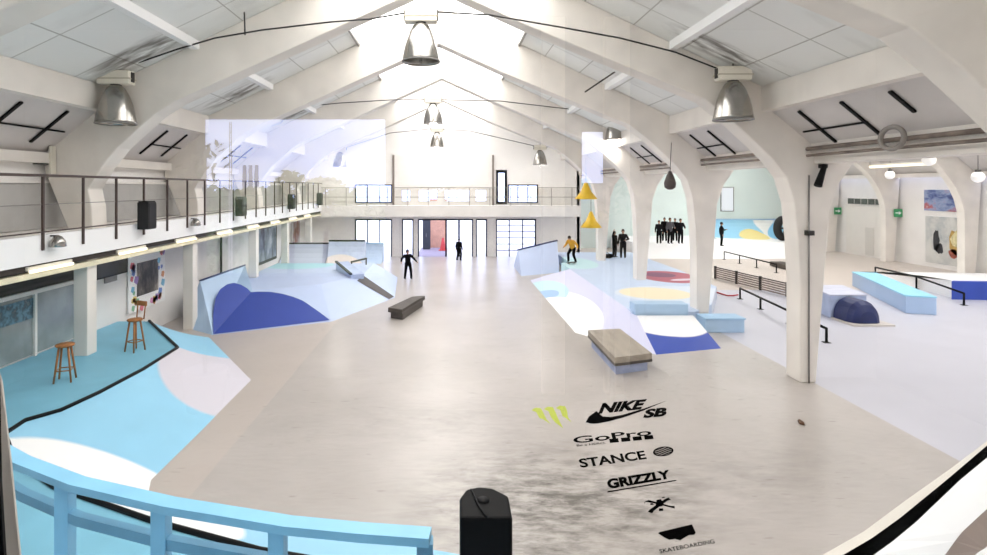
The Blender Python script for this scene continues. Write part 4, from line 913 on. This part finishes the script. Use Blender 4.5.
strip_px(gas_b, br_t, .585, .40, PWHITE, 'frame_bottom'); strip_px(br_t, br_b, .40, .36, mat('taupe_sill', '8C7A70', .6), 'sill_edge'); strip_px(br_b, end_b, .36, .30, PWHITE, 'sill')
strip_px([(0, 372), (10, 460), (21, 570)], [(-60, 372), (-60, 460), (-60, 570)], .615, .56, CRM, 'frame_left')
strip_px([(-3, 372), (-1, 470), (5, 570)], [(-40, 372), (-40, 470), (-40, 570)], .56, .55, BLACK, 'gasket', 'black rubber gasket')
S(wall_with_holes(-3.8, 3.8, 3.3, 6.4, [(-2.0, 2.2, 3.8, 6.1)], YP-.03, YP+.03).build('trim_window_reveal', RMD), 'dark inner frame around the viewing pane', 'trim')
MB().box(-2.02, 2.22, YP-.003, YP+.003, 3.78, 6.12).build('pane', glass('reflecting_pane', .085, 'FFFFFF'), w)
RM = mat('dim_room_wall', '1E1C1A', .9, .05)
YB = -4.4
def rx(px, D=MY+4.4): return (px-CX)*D/F
def rz(py, D=MY+4.4): return H-(py-CY)*D/F
S(wall_with_holes(-3.8, 3.8, 3.3, 6.4, [(rx(196), rx(385), 4.2, rz(117)), (rx(582), rx(618), rz(183), rz(130))], YB-.2, YB).build('wall_room_back', RM), 'dim back wall of the viewing room', 'wall')
S(MB().box(-4, -3.8, YB-.2, .6, 3.3, 6.4).build('wall_room_left', RM), 'dim left wall of the viewing room', 'wall')
S(MB().box(3.8, 4, YB-.2, .6, 3.3, 6.4).build('wall_room_right', RM), 'dim right wall of the viewing room', 'wall')
S(MB().box(-4, 4, YB-.2, .6, 6.4, 6.5).build('ceiling_room', RM), 'dim ceiling of the viewing room', 'ceiling')
S(MB().box(-4, 4, YB-.2, .6, 3.2, 3.3).build('floor_room', mat('dark_room_floor', '171614', .8, .05)), 'dark floor of the viewing room', 'floor')
for k, (a, b_) in enumerate(((543, 565), (606, 630))):
    S(MB().box(rx(a, 4.6), rx(b_, 4.6), MY-4.6-.1, MY-4.6, 3.3, 6.4).build(f'trim_{k+1}', mat('cream_room_post', 'E8DDCB', .7, .03)), f'cream post in the viewing room, {["left", "right"][k]} of two', 'post')
# trees, stacks and mast outside behind the room
def leaf_mat(name, c): return mat(name, c, .7, .25, 1.5)
LM = [leaf_mat('leaf_olive', 'A3AC72'), leaf_mat('leaf_green', '7F9B5C'), leaf_mat('leaf_pale', 'BCBF8C')]
def tree(px, top, D, w_, mi, label, n=1100):
    w_ *= .8*D/28
    x, z1 = rx(px, D), rz(top, D); y = MY-D; t = thing('tree', (x, y, -.2), label, 'tree', 'trees behind the viewing room')
    MB().tube([(x, y, -.2), (x+.1, y, z1*.5), (x, y, z1*.85)], [.2, .14, .05], 8).build('trunk', mat('bark', '6A5A4A', .9, .2), t)
    b = MB(); R_ = random.Random(int(px)); hz = (z1+.2)*.62
    for k in range(n):
        u = Vector((R_.gauss(0, 1), R_.gauss(0, 1), R_.gauss(0, 1))).normalized()*R_.uniform(.55, 1)**.6
        c = Vector((x+u.x*w_, y+u.y*w_, z1-hz/2+u.z*hz/2)); s_ = w_*.15
        a, d = Vector((R_.uniform(-1, 1), R_.uniform(-1, 1), R_.uniform(-1, 1))).normalized(), Vector((R_.uniform(-1, 1), R_.uniform(-1, 1), R_.uniform(-1, 1)))
        d = (d-a*d.dot(a)).normalized(); b.poly([c-a*s_, c+d*s_*.6, c+a*s_, c-d*s_*.6])
    b.build('crown', LM[mi], t)
tree(215, 186, 18, 1.7, 1, 'green tree at the left of the reflected row'); tree(262, 188, 46, 2.2, 2, 'pale tree behind the reflected mast')
tree(290, 170, 28, 1.5, 0, 'tall olive tree in the middle of the reflected row'); tree(325, 176, 38, 1.7, 2, 'broad pale tree right of the tall olive one'); tree(362, 186, 21, 1.9, 0, 'olive tree at the right of the reflected row')
tree(240, 192, 60, 2.4, 0, 'low olive tree between the reflected stacks')
for k, px in enumerate((244.5, 250.5, 256.5)):
    x, D = rx(px, 70), 70
    tag(MB().lathe([(.35, -.2), (.25, rz(165, D)), (0, rz(165, D))], (x, MY-D, 0), 12).build('chimney_stack', mat('stack_grey', '8E93A8', .7), origin=(x, MY-D, 0)), f'distant grey chimney stack, {["left", "middle", "right"][k]} of three in the reflected sky', 'chimney')
x = rx(230.5, 9); t = thing('lattice_mast', (x, MY-9, 0), 'white lattice mast reflected in the window glass', 'mast')
for dx in (-.035, .035): MB().tube([(x+dx, MY-9, -.2), (x+dx*.4, MY-9, rz(122, 9))], .012, 6).build('leg', CREAM, t)
b = MB()
for k in range(26):
    z = 2+k*.16
    if z < rz(126, 9): b.obox((x-.03, MY-9, z), (x+.03, MY-9, z+.08), .012, .012)
b.build('bracing', CREAM, t)
def pot_plant(px, py, D, label, s_):
    x, y = rx(px, D), MY-D; z1 = rz(py, D); t = thing('potted_plant', (x, y, 3.3), label, 'plant'); R_ = random.Random(int(px))
    MB().lathe([(0, 0), (.13, 0), (.17, .3), (.15, .3), (0, .27)], (x, y, 3.3), 16).build('pot', mat('grey_pot', '6E6A66', .7), t)
    MB().tube([(x, y, 3.57), (x, y, z1-.05)], .015, 6).build('stem', mat('bark', '6A5A4A', .9), t)
    b = MB()
    for k in range(70):
        c = Vector((x+R_.gauss(0, .5)*s_, y+R_.gauss(0, .5)*s_, z1-R_.uniform(0, 2.4)*s_)); a = Vector((R_.uniform(-1, 1), R_.uniform(-1, 1), R_.uniform(-.6, .6))).normalized()*s_*.4; d = a.cross(Vector((0, 0, 1)))*.35
        b.poly([c-a, c+d, c+a, c-d])
    b.build('leaves', mat('plant_leaf', '5C7A3C', .5, .2), t)
pot_plant(205, 143, 4.3, 'leafy potted plant reflected at the left of the sky', .16)
pot_plant(612, 178, 3.4, 'green potted plant reflected right of the hall middle', .12)
pot_plant(646, 168, 4.2, 'dark potted plant reflected before the third right column', .15)

# ------------------------------------------------------------------ sky
w_ = bpy.data.worlds.new('sky'); sc.world = w_; w_.use_nodes = True; nt = NT(w_)
out = nt.n('ShaderNodeOutputWorld'); bg = nt.n('ShaderNodeBackground')
tc = nt.n('ShaderNodeTexCoord').outputs['Generated']
cl = noise(nt, 3.2, 7, mapping(nt, tc, scale=(1, 1, 2.4)))
c = mixc(nt, ramp(nt, cl, .42, .66), lin('A9B7EA'), lin('DFE5FA'))
nt.l(c, bg.inputs[0]); bg.inputs[1].default_value = 8.0
nt.l(bg.outputs[0], out.inputs[0])

# ------------------------------------------------------------------ camera and view
cam = bpy.data.cameras.new('camera'); co = bpy.data.objects.new('camera', cam); COL.objects.link(co)
co.location = (0, 0, H); co.rotation_euler = (PI/2, 0, 0)
cam.sensor_fit = 'HORIZONTAL'; cam.sensor_width = 36; cam.lens = F/987*36
cam.shift_x = (987/2-CX)/987; cam.shift_y = -(555/2-CY)/987; cam.clip_start = .02; cam.clip_end = 300
sc.camera = co
sc.view_settings.view_transform = 'Standard'; sc.view_settings.look = 'None'; sc.view_settings.gamma = 1; sc.view_settings.use_curve_mapping = False
sc.view_settings.exposure = -0.55
for o in bpy.data.objects:
    if '_o' in o: del o['_o']
